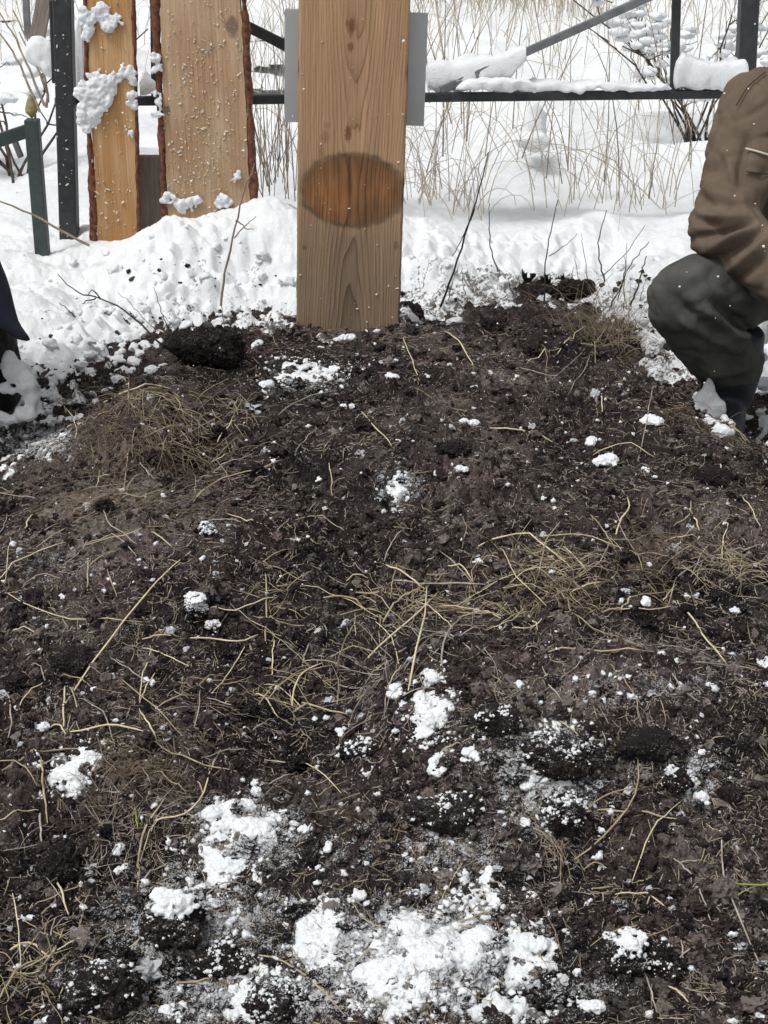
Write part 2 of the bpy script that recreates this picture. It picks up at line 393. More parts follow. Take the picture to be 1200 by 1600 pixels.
def crumb_object(name, specs, label):
    Vs, Fs, fr, to, off = [], [], [], [], 0
    for n, r0, r1, pw, sub, near in specs:
        p = on_mound(n, near)
        dens = perlin2(p[:, 0] / .17 + 11, p[:, 1] / .17) + .55 * perlin2(p[:, 0] / .05, p[:, 1] / .05 + 4)
        p = p[dens + rng.uniform(-.7, .7, len(p)) > -.25]
        r = r0 + (r1 - r0) * rng.random(len(p)) ** pw
        p[:, 2] += r * rng.uniform(-.25, .55, len(p))
        px, py, _ = proj(p[:, 0], p[:, 1], p[:, 2]); f = frost_at(px, py)
        V, F, w = crumbs(p, r, sub)
        Vs.append(V); Fs.append(F + off); off += len(V)
        f = np.where(rng.random(len(p)) < .035, rng.uniform(.5, 1.3, len(p)), f); fr.append(f[w]); to.append((rng.normal(0, .55, len(p)) + tone_at(px, py))[w])
    me = mesh_np(name, np.concatenate(Vs), np.concatenate(Fs), False)
    attr(me, 'frost', np.concatenate(fr)); attr(me, 'tone', np.concatenate(to))
    tag(link(name, me, M['soil']), label, 'soil', kind='stuff')
crumb_object('soil_crumbs', [(60000, .0015, .0050, 2.0, 0, .62), (14000, .004, .010, 2.0, 1, .55), (1300, .008, .018, 2.2, 2, .5)],
             'loose dark crumbs of soil scattered over the whole mound')
def litter(name, n, l0, l1, r0, r1, mat, label, near=.55, curl=.5):
    p = on_mound(n, near); n = len(p); N = 5
    p = p[perlin2(p[:, 0] / .13 + 2, p[:, 1] / .13 + 8) + rng.uniform(-.6, .6, n) > -.15]; n = len(p)
    L = l0 + (l1 - l0) * rng.random(n) ** 2; a = rng.uniform(0, 2 * math.pi, n)
    s = np.linspace(-.5, .5, N); k = rng.normal(0, curl, n)
    th = a[:, None] + k[:, None] * s[None] * 2
    dx = np.cumsum(np.cos(th), 1) * L[:, None] / N; dy = np.cumsum(np.sin(th), 1) * L[:, None] / N
    X = p[:, :1] + dx - dx.mean(1, keepdims=True); Y = p[:, 1:2] + dy - dy.mean(1, keepdims=True)
    r = rng.uniform(r0, r1, n)
    Z = Hfull(X, Y); Z = .5 * Z + .5 * Z.mean(1, keepdims=True) + (rng.uniform(.0005, .004, n))[:, None] + rng.normal(0, .08, n)[:, None] * s[None] * L[:, None]
    Pt = np.stack([X, Y, Z], -1)
    V, F = tubes(Pt, r[:, None] * np.array([.6, 1, 1, .9, .4])[None], 3)
    me = mesh_np(name, V, F); attr(me, 'frost', np.zeros(len(V))); 
    tag(link(name, me, mat), label, 'litter', kind='stuff')
litter('root_fibre', 46000, .003, .026, .0003, .0008, M['straw'][3], 'short greyish root fibres strewn through the soil')
litter('plant_litter', 9000, .006, .05, .0003, .0008, M['straw'][2], 'short brown bits of dead plant strewn through the soil')
litter('chaff', 9000, .005, .05, .0003, .0008, M['straw'][1], 'fine tan chaff of broken straw scattered over the mound', .5, .2)
# granules of snow too many to count
p = on_mound(40000, .6); px, py, _ = proj(p[:, 0], p[:, 1], p[:, 2]); f = frost_at(px, py)
p = p[rng.random(len(p)) < (.07 + .62 * f ** 1.4) * (.35 + 1.3 * sstep(-.3, .4, perlin2(p[:, 0] / .045, p[:, 1] / .045 + 3)))]; r = .0008 + .0052 * rng.random(len(p)) ** 4.6; p[:, 2] += r * .5
V, F, _ = crumbs(p, r, 1); me = mesh_np('snow_granules', V, F)
tag(link('snow_granules', me, M['clean']), 'fine white grains of snow scattered over the dark soil', 'snow', kind='stuff')

# broken lumps of snow where the snow meets the soil
n = 5200; x = rng.uniform(-1.6, 1.6, n); y = rng.uniform(2.2, 4.25, n); T, t = T_snow(x, y)
k = (rng.random(n) < np.exp(-((t - .25) / .55) ** 2)) | ((rng.random(n) < .16) & (t > .3)); x, y, T, t = x[k], y[k], T[k], t[k]
r = .003 + .019 * rng.random(len(x)) ** 2.6; z = Hmid(x, y) + np.maximum(T, .0) + r * rng.uniform(-.1, .35, len(x))
V, F, w = crumbs(np.stack([x, y, z], 1), r, 2, .75, .09); p0 = np.stack([x, y, z], 1)[w]
V = V + (V - p0) * (.55 * perlin3(V / .011))[:, None]
me = mesh_np('broken_snow', V, F); attr(me, 'dirt', np.clip(.30 - .1 * t, 0, .4)[w])
tag(link('broken_snow', me, M['snow']), 'broken crumbs of snow along the edge of the soil', 'snow', kind='stuff')
n = 4200; x = rng.uniform(-1.6, 1.6, n); y = rng.uniform(2.2, 4.1, n); T, t = T_snow(x, y)
k = (rng.random(n) < np.exp(-((t - .4) / .8) ** 2) * (.4 + .6 * (x > -.05))); x, y, T, t = x[k], y[k], T[k], t[k]; r = .002 + .008 * rng.random(len(x)) ** 3
V, F, w = crumbs(np.stack([x, y, Hmid(x, y) + np.maximum(T, 0) + r * .3], 1), r, 1)
me = mesh_np('spilt_soil', V, F, False); attr(me, 'frost', np.zeros(len(V))); attr(me, 'tone', rng.normal(0, .5, len(x))[w])
tag(link('spilt_soil', me, M['soil']), 'dark soil crumbs spilt over the snow round the mound', 'soil', kind='stuff')
# ------------------------------------------------------------------ lumps of snow and clods of soil on the mound
def scale_at(p): return FPX / (p[1] * CP - (p[2] - CZ) * SP)
def blob(c, r3, seed, sub=3, amp=.30, fr=1.6, flat=True):
    v, f = ICO[sub]; o = np.array([seed * 1.37 % 61, seed * 2.11 % 53, seed * .77 % 47])
    sc = np.asarray(r3, float) / np.max(r3); w = v * sc
    d = amp * perlin3(w * fr + o) + .6 * amp * (np.abs(perlin3(w * fr * 2.1 + o)) - .25) + .30 * amp * perlin3(w * fr * 4.7 + o)
    if sub >= 4: d = d + .22 * amp * perlin3(w * fr * 10 + o) + .12 * amp * perlin3(w * fr * 22 + o)
    q = v * (1 + d)[:, None] * np.asarray(r3)
    return q + np.asarray(c), f
def union(name, blobs, voxel, smooth=6, noise=0.0, nscale=.05, extra=None):
    """a single closed surface grown round a chain of round sections"""
    v0, f0 = ICO[2]; parts = []
    for c, r in blobs: parts.append((v0 * np.asarray(r if np.ndim(r) else (r, r, r)) + np.asarray(c), f0))
    V, F = merge(parts); me = mesh_np(name, V, F); tmp = bpy.data.objects.new(name, me); COL.objects.link(tmp)
    m = tmp.modifiers.new('r', 'REMESH'); m.mode = 'VOXEL'; m.voxel_size = voxel
    m = tmp.modifiers.new('s', 'SMOOTH'); m.iterations = smooth; m.factor = .5
    ev = tmp.evaluated_get(bpy.context.evaluated_depsgraph_get()); out = bpy.data.meshes.new_from_object(ev)
    bpy.data.objects.remove(tmp); bpy.data.meshes.remove(me); out.name = name
    n = len(out.vertices); co = np.zeros(n * 3, np.float32); out.vertices.foreach_get('co', co); co = co.reshape(-1, 3).astype(float)
    nn = np.zeros(n * 3, np.float32); out.vertices.foreach_get('normal', nn); nn = nn.reshape(-1, 3)
    d = noise * perlin3(co / nscale) + noise * .4 * perlin3(co / nscale * 2.7)
    if extra is not None: d = d + extra(co, nn)
    co = co + nn * d[:, None]; out.vertices.foreach_set('co', co.astype(np.float32).ravel())
    out.polygons.foreach_set('use_smooth', np.ones(len(out.polygons), bool)); out.update(); return out
def pieces(V, F):
    lab = np.arange(len(V)); E = np.concatenate([F[:, [0, 1]], F[:, [1, 2]], F[:, [2, 0]]])
    for _ in range(4000):
        m = np.minimum(lab[E[:, 0]], lab[E[:, 1]]); n2 = lab.copy(); np.minimum.at(n2, E[:, 0], m); np.minimum.at(n2, E[:, 1], m); n2 = n2[n2]
        if (n2 == lab).all(): break
        lab = n2
    return lab
def snow_mass(name, blobs, voxel, noise, nscale, mat, dirt_fn=None, smooth=2, whole=True, chunks=False):
    """one connected lump of snow grown from round sections"""
    me = union(name, blobs, voxel, smooth, noise, nscale)
    n = len(me.vertices); co = np.zeros(n * 3, np.float32); me.vertices.foreach_get('co', co); co = co.reshape(-1, 3).astype(float)
    F = np.zeros(len(me.loops), np.int32); me.loops.foreach_get('vertex_index', F); k = len(me.loops) // max(1, len(me.polygons)); F = F.reshape(-1, k)
    if whole:
        tri = F[:, :3] if k == 3 else np.concatenate([F[:, [0, 1, 2]], F[:, [0, 2, 3]]])
        lab = pieces(co, tri); ids, cnt = np.unique(lab, return_counts=True); big = ids[cnt.argmax()]
        if chunks:
            for i, q in zip(ids, cnt):
                if i == big or q < 90: continue
                kq = lab == i; Fq = F[kq[F[:, 0]]]; Fq = (np.cumsum(kq) - 1)[Fq]; cq = co[kq]; mq = mesh_np('snow_chunk', cq - cq.mean(0), Fq); attr(mq, 'dirt', dirt_fn(cq))
                oq = link('snow_chunk', mq, mat); oq.location = cq.mean(0); tag(oq, 'small broken chunk of snow beside a larger snow patch on the soil', 'snow', 'broken snow chunks by the patches')
        kp = lab == big; F = F[kp[F[:, 0]]]; idx = np.cumsum(kp) - 1; F = idx[F]; co = co[kp]
    bpy.data.meshes.remove(me); c = co.mean(0); me = mesh_np(name, co - c, F)
    attr(me, 'dirt', dirt_fn(co) if dirt_fn else np.zeros(len(co)))
    o = link(name, me, mat); o.location = c; return o
_seed = [100]
def snow_lump(px, py, w, h, label, n=None, group=None, name='snow_lump', rot=0.0):
    c = cast([px], [py], Hmid)[0]; s = scale_at(c); sn = math.sin(float(angle(py)))
    rx = w / 2 / s; ry = h / 2 / s * .95; rz = min(rx, h / 2 / s) * .75
    if n is None: n = max(3, int(w * h / 190))
    parts = []
    for k in range(n):
        _seed[0] += 1
        a = rng.uniform(0, 2 * math.pi); q = math.sqrt(rng.random()) * (.72 if n > 1 else 0)
        dx, dy = q * math.cos(a) * rx, q * math.sin(a) * ry
        if rot: dx, dy = dx, dy * .5 + dx * rot
        sz = (.62 - .30 * q) * rng.uniform(.55, 1.15) if n > 3 else rng.uniform(.6, .85)
        if k > n * .55: sz *= .45; dx *= 1.35; dy *= 1.35
        r = min(rx, max(ry, rx * .4)) * sz + .0012
        x, y = c[0] + dx, c[1] + dy; z = float(Hmid(np.array([x]), np.array([y]))[0])
        parts.append(((x, y, z + r * .22), (r * rng.uniform(.9, 1.25), r * rng.uniform(.9, 1.2), r * rng.uniform(.55, .85))))
    vx = max(.0010, min(rx, ry * 1.5) / 26)
    o = snow_mass(name, parts, vx, vx * 2.2, vx * 4.0, M['snow'], lambda q: np.clip(.30 - (q[:, 2] - c[2]) / max(rz, .004) * .35 + .25 * perlin3(q / .01), 0, .55), 1)
    return tag(o, label, 'snow', group)
SPILL = []
def snow_patch(px, py, w, h, label, th=.012, seed=0):
    """a crust of snow lying over the soil, broken up by noise"""
    c = cast([px], [py], Hmid)[0]; s = scale_at(c); sn = math.sin(float(angle(py)))
    rx = w / 2 / s; ry = h / 2 / s / sn * .85
    g = rng.uniform(-1.45, 1.45, (1500, 2)); q = np.hypot(g[:, 0], g[:, 1]); X = c[0] + g[:, 0] * rx; Y = c[1] + g[:, 1] * ry
    m = 1 - q ** 1.7 + .8 * perlin2(X / (rx * .6) + seed, Y / (rx * .6)) + .8 * perlin2(X / .02 + seed, Y / .02) + .4 * perlin2(X / .009, Y / .009 + seed) - .22
    e = (m < .12) & (m > -.75) & (rng.random(len(m)) < .11); SPILL.append(np.stack([X[e], Y[e]], 1))
    k = m > 0; X, Y, m = X[k], Y[k], np.clip(m[k], 0, 1); Z = .55 * Hfull(X, Y) + .45 * Hmid(X, Y)
    r = (.0020 + th * .74 * m ** 1.2) * rng.uniform(.4, 1.35, len(X))
    blobs = [((x, y, z + a * rng.uniform(-.35, .1)), (a, a * rng.uniform(.8, 1.1), a * rng.uniform(.5, .8))) for x, y, z, a in zip(X, Y, Z, r)]
    zc = lambda q: Hmid(q[:, 0], q[:, 1])
    o = snow_mass('snow_patch', blobs, .0017, .0022, .0060, M['snow'], lambda q: np.clip(.50 - (q[:, 2] - zc(q)) / th * .34 + .55 * perlin3(q / .016) + .25 * perlin3(q / .006), 0, .75), 1, chunks=True)
    return tag(o, label, 'snow')
def clod(px, py, w, h, label, frost=0., name='soil_clod', up=.4, dark=-.5, sub=5):
    c = cast([px], [py + h * .25], Hmid)[0]; s = scale_at(c); _seed[0] += 1
    V, F = blob((0, 0, 0), (w / 2 / s, min(w, h) / 2 / s * 1.05, h / 2 / s * .95), _seed[0], sub, .38, 1.5)
    V[:, 2] += h / s * .5 * up
    me = mesh_np(name, V, F)
    nz = np.zeros(len(V)); me.vertices.foreach_get  # normals below
    nn = np.zeros(len(V) * 3, np.float32); me.vertices.foreach_get('normal', nn); nz = nn.reshape(-1, 3)[:, 2]
    attr(me, 'frost', frost * sstep(-.2, .75, nz + .7 * perlin3(V * s / 28 + _seed[0])) * 1.3); attr(me, 'tone', np.full(len(V), dark))
    o = link(name, me, M['soil']); o.location = c
    return tag(o, label, 'clod')
PATCHES = [(660,1470,160,150,'thick white crust of snow, largest patch at the bottom of the mound',.018),
 (795,1495,170,95,'long white crust of snow right of the largest patch near the bottom edge',.016),
 (500,1468,100,100,'pointed white snow patch left of the largest patch near the bottom edge',.015),
 (745,1575,190,55,'broken snow crust cut by the bottom edge below the largest patch',.012),
 (595,1535,100,85,'lower tongue of snow between the pointed patch and the largest patch',.013),
 (755,1400,70,70,'thin smear of snow just above the long crust near the bottom',.009),
 (375,1285,130,75,'lumpy white snow patch on a frosty ridge left of the bottom middle',.014),
 (345,1365,85,60,'small snow patch right above the round snow-capped clod',.012),
 (385,1555,70,90,'speckled snow over black soil near the bottom edge left of the middle',.009),
 (670,1105,75,65,'jagged white snow patch below the round snowball in the middle of the mound',.012),
 (112,1203,80,72,'white snow patch with a curved stalk over it on the left side of the mound',.013),
 (480,582,150,36,'crumbly snow band on the soil in front of the wooden post',.010),
 (620,768,34,44,'faint dusting of snow in the middle of the upper mound',.005),
 (880,1200,70,70,'snow flecks among clods above the root clump on the right',.008)]
for k, (a, b, w, h, l, th) in enumerate(PATCHES): snow_patch(a, b, w, h, l, th, 3.7 * k + 1)
q = np.concatenate(SPILL); q = np.repeat(q, 3, 0) + rng.normal(0, .006, (len(q) * 3, 2)); r = .0008 + .0042 * rng.random(len(q)) ** 2.6
V, F, _ = crumbs(np.stack([q[:, 0], q[:, 1], Hfull(q[:, 0], q[:, 1]) + r * .25], 1), r, 1); me = mesh_np('snow_granules', V, F)
tag(link('snow_granules', me, M['clean']), 'powdery crumbs of snow spilt round the larger snow patches', 'snow', kind='stuff')
LUMPS = [(548,530,62,36,'chunky lump of snow at the foot of the wooden post'),(492,509,20,12,'tiny bright snow lump left of the post-foot chunk'),
 (400,538,28,30,'round snow lump right of the black clod by the post'),(430,600,58,30,'bright snow lump at the left end of the snow band below the post'),
 (512,588,40,26,'greyish snow lump in the middle of the snow band below the post'),(238,580,42,30,'white snow lump on the grassy clod left of the post'),
 (735,663,46,14,'slanting sliver of snow on the upper right of the mound'),(612,588,30,18,'small flat snow lump right of the band below the post'),
 (540,634,34,14,'snow bit over a small dark hole in front of the post'),(722,735,34,16,'snow bits below a small dark clod in the upper middle'),
 (948,722,36,38,'white snow lump under a bent yellow straw on the right'),(1020,658,40,40,'ragged snow lump near the crouching person in brown'),
 (925,693,24,36,'grainy snow beside the lump under the bent yellow straw'),(842,705,13,11,'bright round snow crumb on the upper right of the mound'),
 (1194,1035,26,44,'white snow lump cut by the right edge of the photo'),(620,1077,38,42,'smooth round snowball in the middle of the mound'),
 (575,1206,28,40,'upright snow lump on a clod below the middle of the mound'),(685,1196,34,48,'snow lump right of the upright one below the middle'),
 (736,1185,24,24,'small square snow lump below the jagged patch'),(64,1136,30,22,'greyish snow lump at the left edge, above the white patch with a stalk'),
 (475,1290,28,52,'tall snow lump at the right end of the lumpy snow ridge'),(403,1228,18,40,'narrow snow lump above the lumpy snow ridge'),
 (365,1362,32,30,'bright snow lump behind the round snow-capped clod'),(410,1370,28,30,'snow lump right of the bright one behind the capped clod'),
 (515,1325,14,24,'small slanting snow lump right of the lumpy snow ridge'),(922,1568,44,40,'snow lump near the bottom edge right of the large crusts'),
 (272,1580,44,44,'grey-white snow lump cut by the bottom edge on the left'),(442,1525,30,50,'snow lump near the bottom edge below the pointed patch'),
 (852,1195,18,40,'thin upright snow lump on the frosty clods at right'),(906,1216,20,22,'snow lump on the right rim of the frosty clods'),
 (828,1230,24,16,'flat snow lump above the root clump on the right'),(1080,1226,30,30,'grey snow lump right of the long bent stalks'),
 (1098,1255,22,30,'white snow lump just below the grey one on the right'),(187,1330,16,16,'round white snow pebble on dark soil at lower left'),
 (190,1361,20,15,'flat white snow pebble below the round one at lower left'),(42,1436,30,13,'curled white sliver of snow at the lower left edge'),
 (163,1434,18,22,'white snow bit on a grey clod at lower left'),(140,1475,30,26,'grey snow bit below the white one at lower left'),
 (832,1401,16,16,'small white snow cube left of the thin hanging roots'),(745,1410,24,60,'snow rib above the long white crust'),
 (820,1290,30,20,'snow among the roots of the root clump on the right'),(1078,930,28,10,'flat snow fleck on the right in front of a dark hollow'),
 (1150,955,30,10,'flat snow fleck near the right edge on the pale ridge'),(1010,735,12,14,'snow bit right of the bent yellow straw'),
 (500,750,16,11,'bright snow bit on plain soil in the upper middle'),(232,1067,18,16,'greenish white snow bit beside crossed straws at left'),
 (535,1143,18,18,'pale snow bead in a dark crevice in the middle'),(748,878,16,10,'white snow bit on plain soil right of the middle'),
 (100,660,34,34,'white snow chunk near the snow-caked boot at left'),(78,715,34,9,'flat white strip of snow below the boot at left'),
 (95,684,26,12,'snow chunk between the boot and the grassy clod'),(205,548,46,24,'snow chunk left of the black clod behind the mound'),
 (930,1335,26,18,'frosty snow bit in the dark hollow at right'),(640,1560,50,40,'snow lump in the black soil at the bottom edge'),
 (560,1400,30,30,'snow lump above the pointed patch and the largest patch'),(650,1395,28,44,'grey snow lump on top of the largest patch')]
for a, b, w, h, l in LUMPS: snow_lump(a, b, w, h, l)
CAPS = [(268,1412,80,46,'white snow covering the top of the round clod at lower left'),(986,1476,50,48,'white snow on the right side of the half snowy clod'),(306,934,34,18,'white snow on the dark clod in the left half of the mound')]
CLODS = [(328,552,112,68,'black clod of soil on the rim of the mound left of the post',0),(275,1432,92,84,'round clod capped with white snow at lower left',.6),
 (970,1487,72,62,'round clod half covered in snow at lower right',.6),(1032,1500,56,70,'bare brown clod right of the half snowy one',.25),
 (165,1535,120,90,'big grey frosty clod near the bottom left corner',.55),(308,946,38,36,'dark clod with a snowy top on the left half of the mound',.9),
 (334,976,26,18,'small frosty clod right below the snowy-topped dark one',.6),(95,1345,62,70,'black crumbly clod at the lower left',0),
 (880,1175,120,70,'large frosty clod above the root clump on the right',.6),(880,1265,70,60,'frosty clod right of the root clump',.65),
 (700,1265,120,60,'speckled frosty clod left of the root clump',.5),(320,828,28,26,'small dark clod ringed with frost at upper left',.6),
 (715,700,44,30,'smooth dark clod in the upper middle of the mound',0),(1010,1160,90,50,'dark purple-brown clod on the pale ridge at right',.15),
 (770,508,34,22,'small black clod at the back of the mound right of the post',0),(640,485,40,30,'black clod touching the right foot of the post',.1),
 (345,1500,80,60,'black clod in the hollow at the bottom left',.35),(780,1120,80,50,'frosty clod right of the jagged snow patch',.5),
 (120,1030,80,50,'black clod in a dark hollow on the left side',0),(1110,745,60,34,'dark clod in the hollow on the upper right',0),
 (900,450,60,34,'dark clod mixed with snow behind the mound at right',.2),(840,455,56,30,'dark clod left of the snow-mixed one behind the mound',.2),
 (1060,1215,50,40,'small frosty clod beside the grey snow lump at right',.6),(560,1170,60,34,'brown clod above the upright snow lump',.3),
 (1140,1238,40,26,'reddish brown clod on the right side',0),(430,1560,90,70,'frost-speckled clod at the bottom edge',.7)]
DUST = []
for k, (a, b, w, h, l, fz) in enumerate(CLODS):
    o = clod(a, b, w, h, l, fz * .55, up=.75 if k == 0 else .4, dark=-.9 if k == 0 else -.35)
    if fz > .2:
        n = len(o.data.vertices); co = np.zeros(n * 3, np.float32); o.data.vertices.foreach_get('co', co); co = co.reshape(-1, 3) + np.array(o.location)
        nn = np.zeros(n * 3, np.float32); o.data.vertices.foreach_get('normal', nn); nz = nn.reshape(-1, 3)[:, 2]
        pr = np.clip(nz, 0, 1) * sstep(-.25, .4, perlin3(co / .02) + .4 * perlin3(co / .007)) * fz * .30; DUST.append(co[rng.random(n) < pr])
q = np.concatenate(DUST); r = .0007 + .003 * rng.random(len(q)) ** 3; V, F, _ = crumbs(q, r, 1); tag(link('snow_granules', mesh_np('snow_granules', V, F), M['clean']), 'snow grains clinging to the tops of the frosty clods', 'snow', kind='stuff')
# smaller clods strewn about
q = on_mound(110, .75)
for k in range(len(q)):
    px, py, s = proj(*q[k]); d = .009 + .022 * rng.random() ** 2
    o = clod(float(px), float(py), d * 2 * s, d * 1.5 * s, 'crumbly dark lump of soil lying on the mound', 0, up=.3, dark=rng.uniform(-.6, .7), sub=4); o['group'] = 'small lumps of soil strewn over the mound'
def cap(px, py, w, h, label):
    base = cast([px], [py + 20], Hmid)[0]; s = scale_at(base); bl = []
    for _ in range(60):
        a = rng.uniform(0, 2 * math.pi); q = math.sqrt(rng.random()); x, y = px + q * math.cos(a) * w / 2 * rng.uniform(.8, 1.15), py + q * math.sin(a) * h / 2 * rng.uniform(.8, 1.2)
        p_ = P(x, y, base[1] - .030 * (1 - q * .3) * w / 80 + .03 * (py - y) / h); r = w * rng.uniform(.03, .13) / s * (1.2 - .5 * q); bl.append((p_, (r * 1.2, r, r * .8)))
    return tag(snow_mass('snow_cover', bl, .0014, .0018, .007, M['snow'], lambda q: np.clip(.34 + .5 * perlin3(q / .013), 0, .75), 1), label, 'snow')
for a in CAPS: cap(*a)
o = snow_lump(868, 470, 80, 46, 'rounded snow heap with dark specks behind the mound at right', 5)

# ------------------------------------------------------------------ straws: one object each, lying where they lie
HAND = """217,718 253,700 300,678 347,652 n|223,687 260,678 312,667 t|163,638 203,620 240,607 267,610 p|340,693 368,660 p|195,773 197,747 200,717 217,687 t|197,772 205,790 253,770 t|212,727 243,755 n|198,770 223,742 t|57,858 113,823 160,793 t|130,857 180,847 257,827 t|302,787 317,767 347,752 397,742 440,725 t|353,803 417,828 p|327,818 377,818 n|40,833 52,808 p|565,648 580,672 612,702 p|462,708 495,672 n|695,520 724,550 742,580 p|630,530 637,560 655,600 p|420,663 453,640 487,628 527,612 n|400,743 420,733 442,722 t|430,837 452,812 n|600,880 613,855 630,837 n|747,857 773,840 800,840 820,840 860,870 897,897 p|927,713 967,696 1022,715 p|765,670 800,675 863,690 p|843,842 917,847 973,860 p|880,857 918,897 p|962,842 970,817 983,803 980,780 p|1077,798 1093,827 p|1128,880 1127,847 1140,823 1133,807 p|1160,780 1175,805 1190,833 p|1127,660 1150,680 1172,697 t|1120,648 1165,693 t|1030,810 1073,793 b|1125,730 1128,763 p|938,623 942,647 p|13,930 37,955 67,970 110,975 197,978 222,977 p|100,1103 123,1073 183,993 230,933 283,875 300,862 p|110,1147 173,1143 227,1147 p|80,1140 95,1145 103,1152 p|218,1098 223,1060 238,1015 p|218,1100 247,1045 p|100,1143 102,1077 p|245,1160 223,1127 218,1110 p|297,997 357,1010 393,1010 403,993 p|20,983 57,990 p|223,1003 267,998 p|138,890 183,862 t|0,908 20,885 63,867 105,850 p|137,880 137,927 t|0,1087 17,1093 18,1137 13,1157 n|247,1110 303,1093 t|567,1043 567,1033 633,985 660,963 683,930 p|638,1083 647,1040 663,970 667,920 p|537,932 577,932 627,932 t|603,890 630,900 663,922 p|687,948 733,957 787,968 p|720,968 783,965 t|700,885 720,892 738,912 p|613,910 683,918 773,918 n|457,1110 457,1083 473,1060 503,1040 p|418,1100 433,1077 467,1060 520,1042 t|400,1087 435,1127 p|472,1103 497,1115 543,1122 t|460,1115 490,1107 t|527,1060 530,1030 557,975 b|425,1060 428,1000 p|415,1005 417,920 413,893 t|505,938 540,943 573,950 t|473,1042 482,1008 n|587,973 610,1000 625,1047 p|690,1047 690,1020 700,1000 720,970 n|598,977 620,947 650,925 t|857,1017 940,1022 1023,1023 t|1057,955 1093,995 1137,1042 p|1087,1038 1180,1053 n|873,1128 903,1153 927,1197 p|863,953 913,990 953,1000 997,1007 t|890,930 940,910 p|970,957 993,937 p|813,950 840,983 p|800,983 820,993 877,963 p|1035,945 1057,915 p|1050,1053 1073,1090 1093,1103 n|940,960 990,955 t|240,1160 267,1182 320,1202 370,1213 t|0,1287 60,1265 p|65,1187 68,1247 75,1293 t|0,1212 80,1178 143,1172 t|240,1285 287,1285 320,1248 328,1210 p|215,1390 218,1327 233,1287 258,1253 t|85,1373 107,1427 p|20,1400 32,1470 33,1537 p|0,1497 50,1472 83,1503 p|152,1518 213,1540 p|290,1488 313,1513 353,1528 b|267,1548 300,1547 350,1532 t|323,1400 377,1385 n|218,1393 243,1360 263,1353 n|405,1492 430,1495 480,1530 540,1590 t|897,1347 947,1312 983,1270 1002,1237 997,1193 990,1170 t|933,1268 983,1273 1057,1285 t|988,1377 1000,1343 1020,1303 1063,1255 p|1143,1385 1200,1388 1260,1390 g|1127,1320 1125,1360 1137,1400 1163,1460 1173,1497 1200,1530 n|1000,1510 1013,1543 1027,1587 n|1043,1545 1075,1568 p|840,1400 860,1443 880,1500 b|1050,1513 1095,1483 n|1053,1343 1080,1373 n|825,569 867,546 p|871,554 919,519 p|887,533 933,550 977,546 t|433,498 512,496 562,507 b|583,480 638,513 t|212,1270 216,1300 g|62,1270 66,1330 n|560,1510 590,1490 n|1092,1400 1110,1440 n|690,1180 720,1165 t|420,1230 470,1215 n|820,1165 850,1190 n|800,1230 810,1180 t|1010,1420 1035,1375 n|330,1205 345,1170 n|0,1560 30,1520 60,1500 t|95,1560 130,1520 150,1500 t"""
COLW = {'p': (0, 'pale'), 't': (1, 'tan'), 'b': (2, 'dark brown'), 'n': (3, 'greyish'), 'g': (4, 'green')}
MARKS = [((545,480),'wooden post'),((100,620),'snow-caked boot'),((1120,600),'person in brown'),((328,552),'black clod'),
 ((948,722),'upper right snow lump'),((620,1077),'round snowball'),((112,1203),'left snow patch'),((275,1432),'snow-capped clod'),
 ((660,1470),'largest snow crust'),((970,1487),'half snowy clod'),((850,1290),'right root clump'),((308,946),'snowy-topped dark clod'),
 ((230,650),'grassy left shoulder'),((850,900),'thick straw nest'),((1060,930),'dark right hollow'),((60,1540),'bottom left corner'),
 ((480,1090),'middle crevice'),((200,1230),'left root mat'),((620,765),'upper middle snow dusting'),((1150,1400),'lower right edge'),((20,930),'middle left edge'),((375,1285),'lumpy snow ridge')]
used_labels = set()
def straw_label(pts, colw):
    p = np.asarray(pts, float); L = np.linalg.norm(np.diff(p, axis=0), axis=1).sum(); ch = np.linalg.norm(p[-1] - p[0])
    size = 'very long' if L > 220 else 'long' if L > 110 else 'mid-length' if L > 60 else 'short'
    form = 'curved' if ch < .93 * L else 'straight'
    dx, dy = p[-1] - p[0]; ang = abs(math.degrees(math.atan2(dy, dx))) % 180
    lie = 'level' if ang < 22 or ang > 158 else 'steep' if 68 < ang < 112 else ('rising rightwards' if dx * dy < 0 else 'falling rightwards')
    m = p.mean(0); ds = sorted(((math.hypot(m[0] - a, m[1] - b), w, a, b) for (a, b), w in MARKS))
    d, w, a, b = ds[0]
    side = ('left' if m[0] < a - 25 else 'right' if m[0] > a + 25 else ''); ver = ('above' if m[1] < b - 25 else 'below' if m[1] > b + 25 else '')
    rel = {('', ''): 'at', ('left', ''): 'left of', ('right', ''): 'right of', ('', 'above'): 'above', ('', 'below'): 'below'}.get((side, ver), f'{ver} and {side} of')
    l = f'{size} {form} {colw} straw, {lie}, {rel} the {w}'
    return l
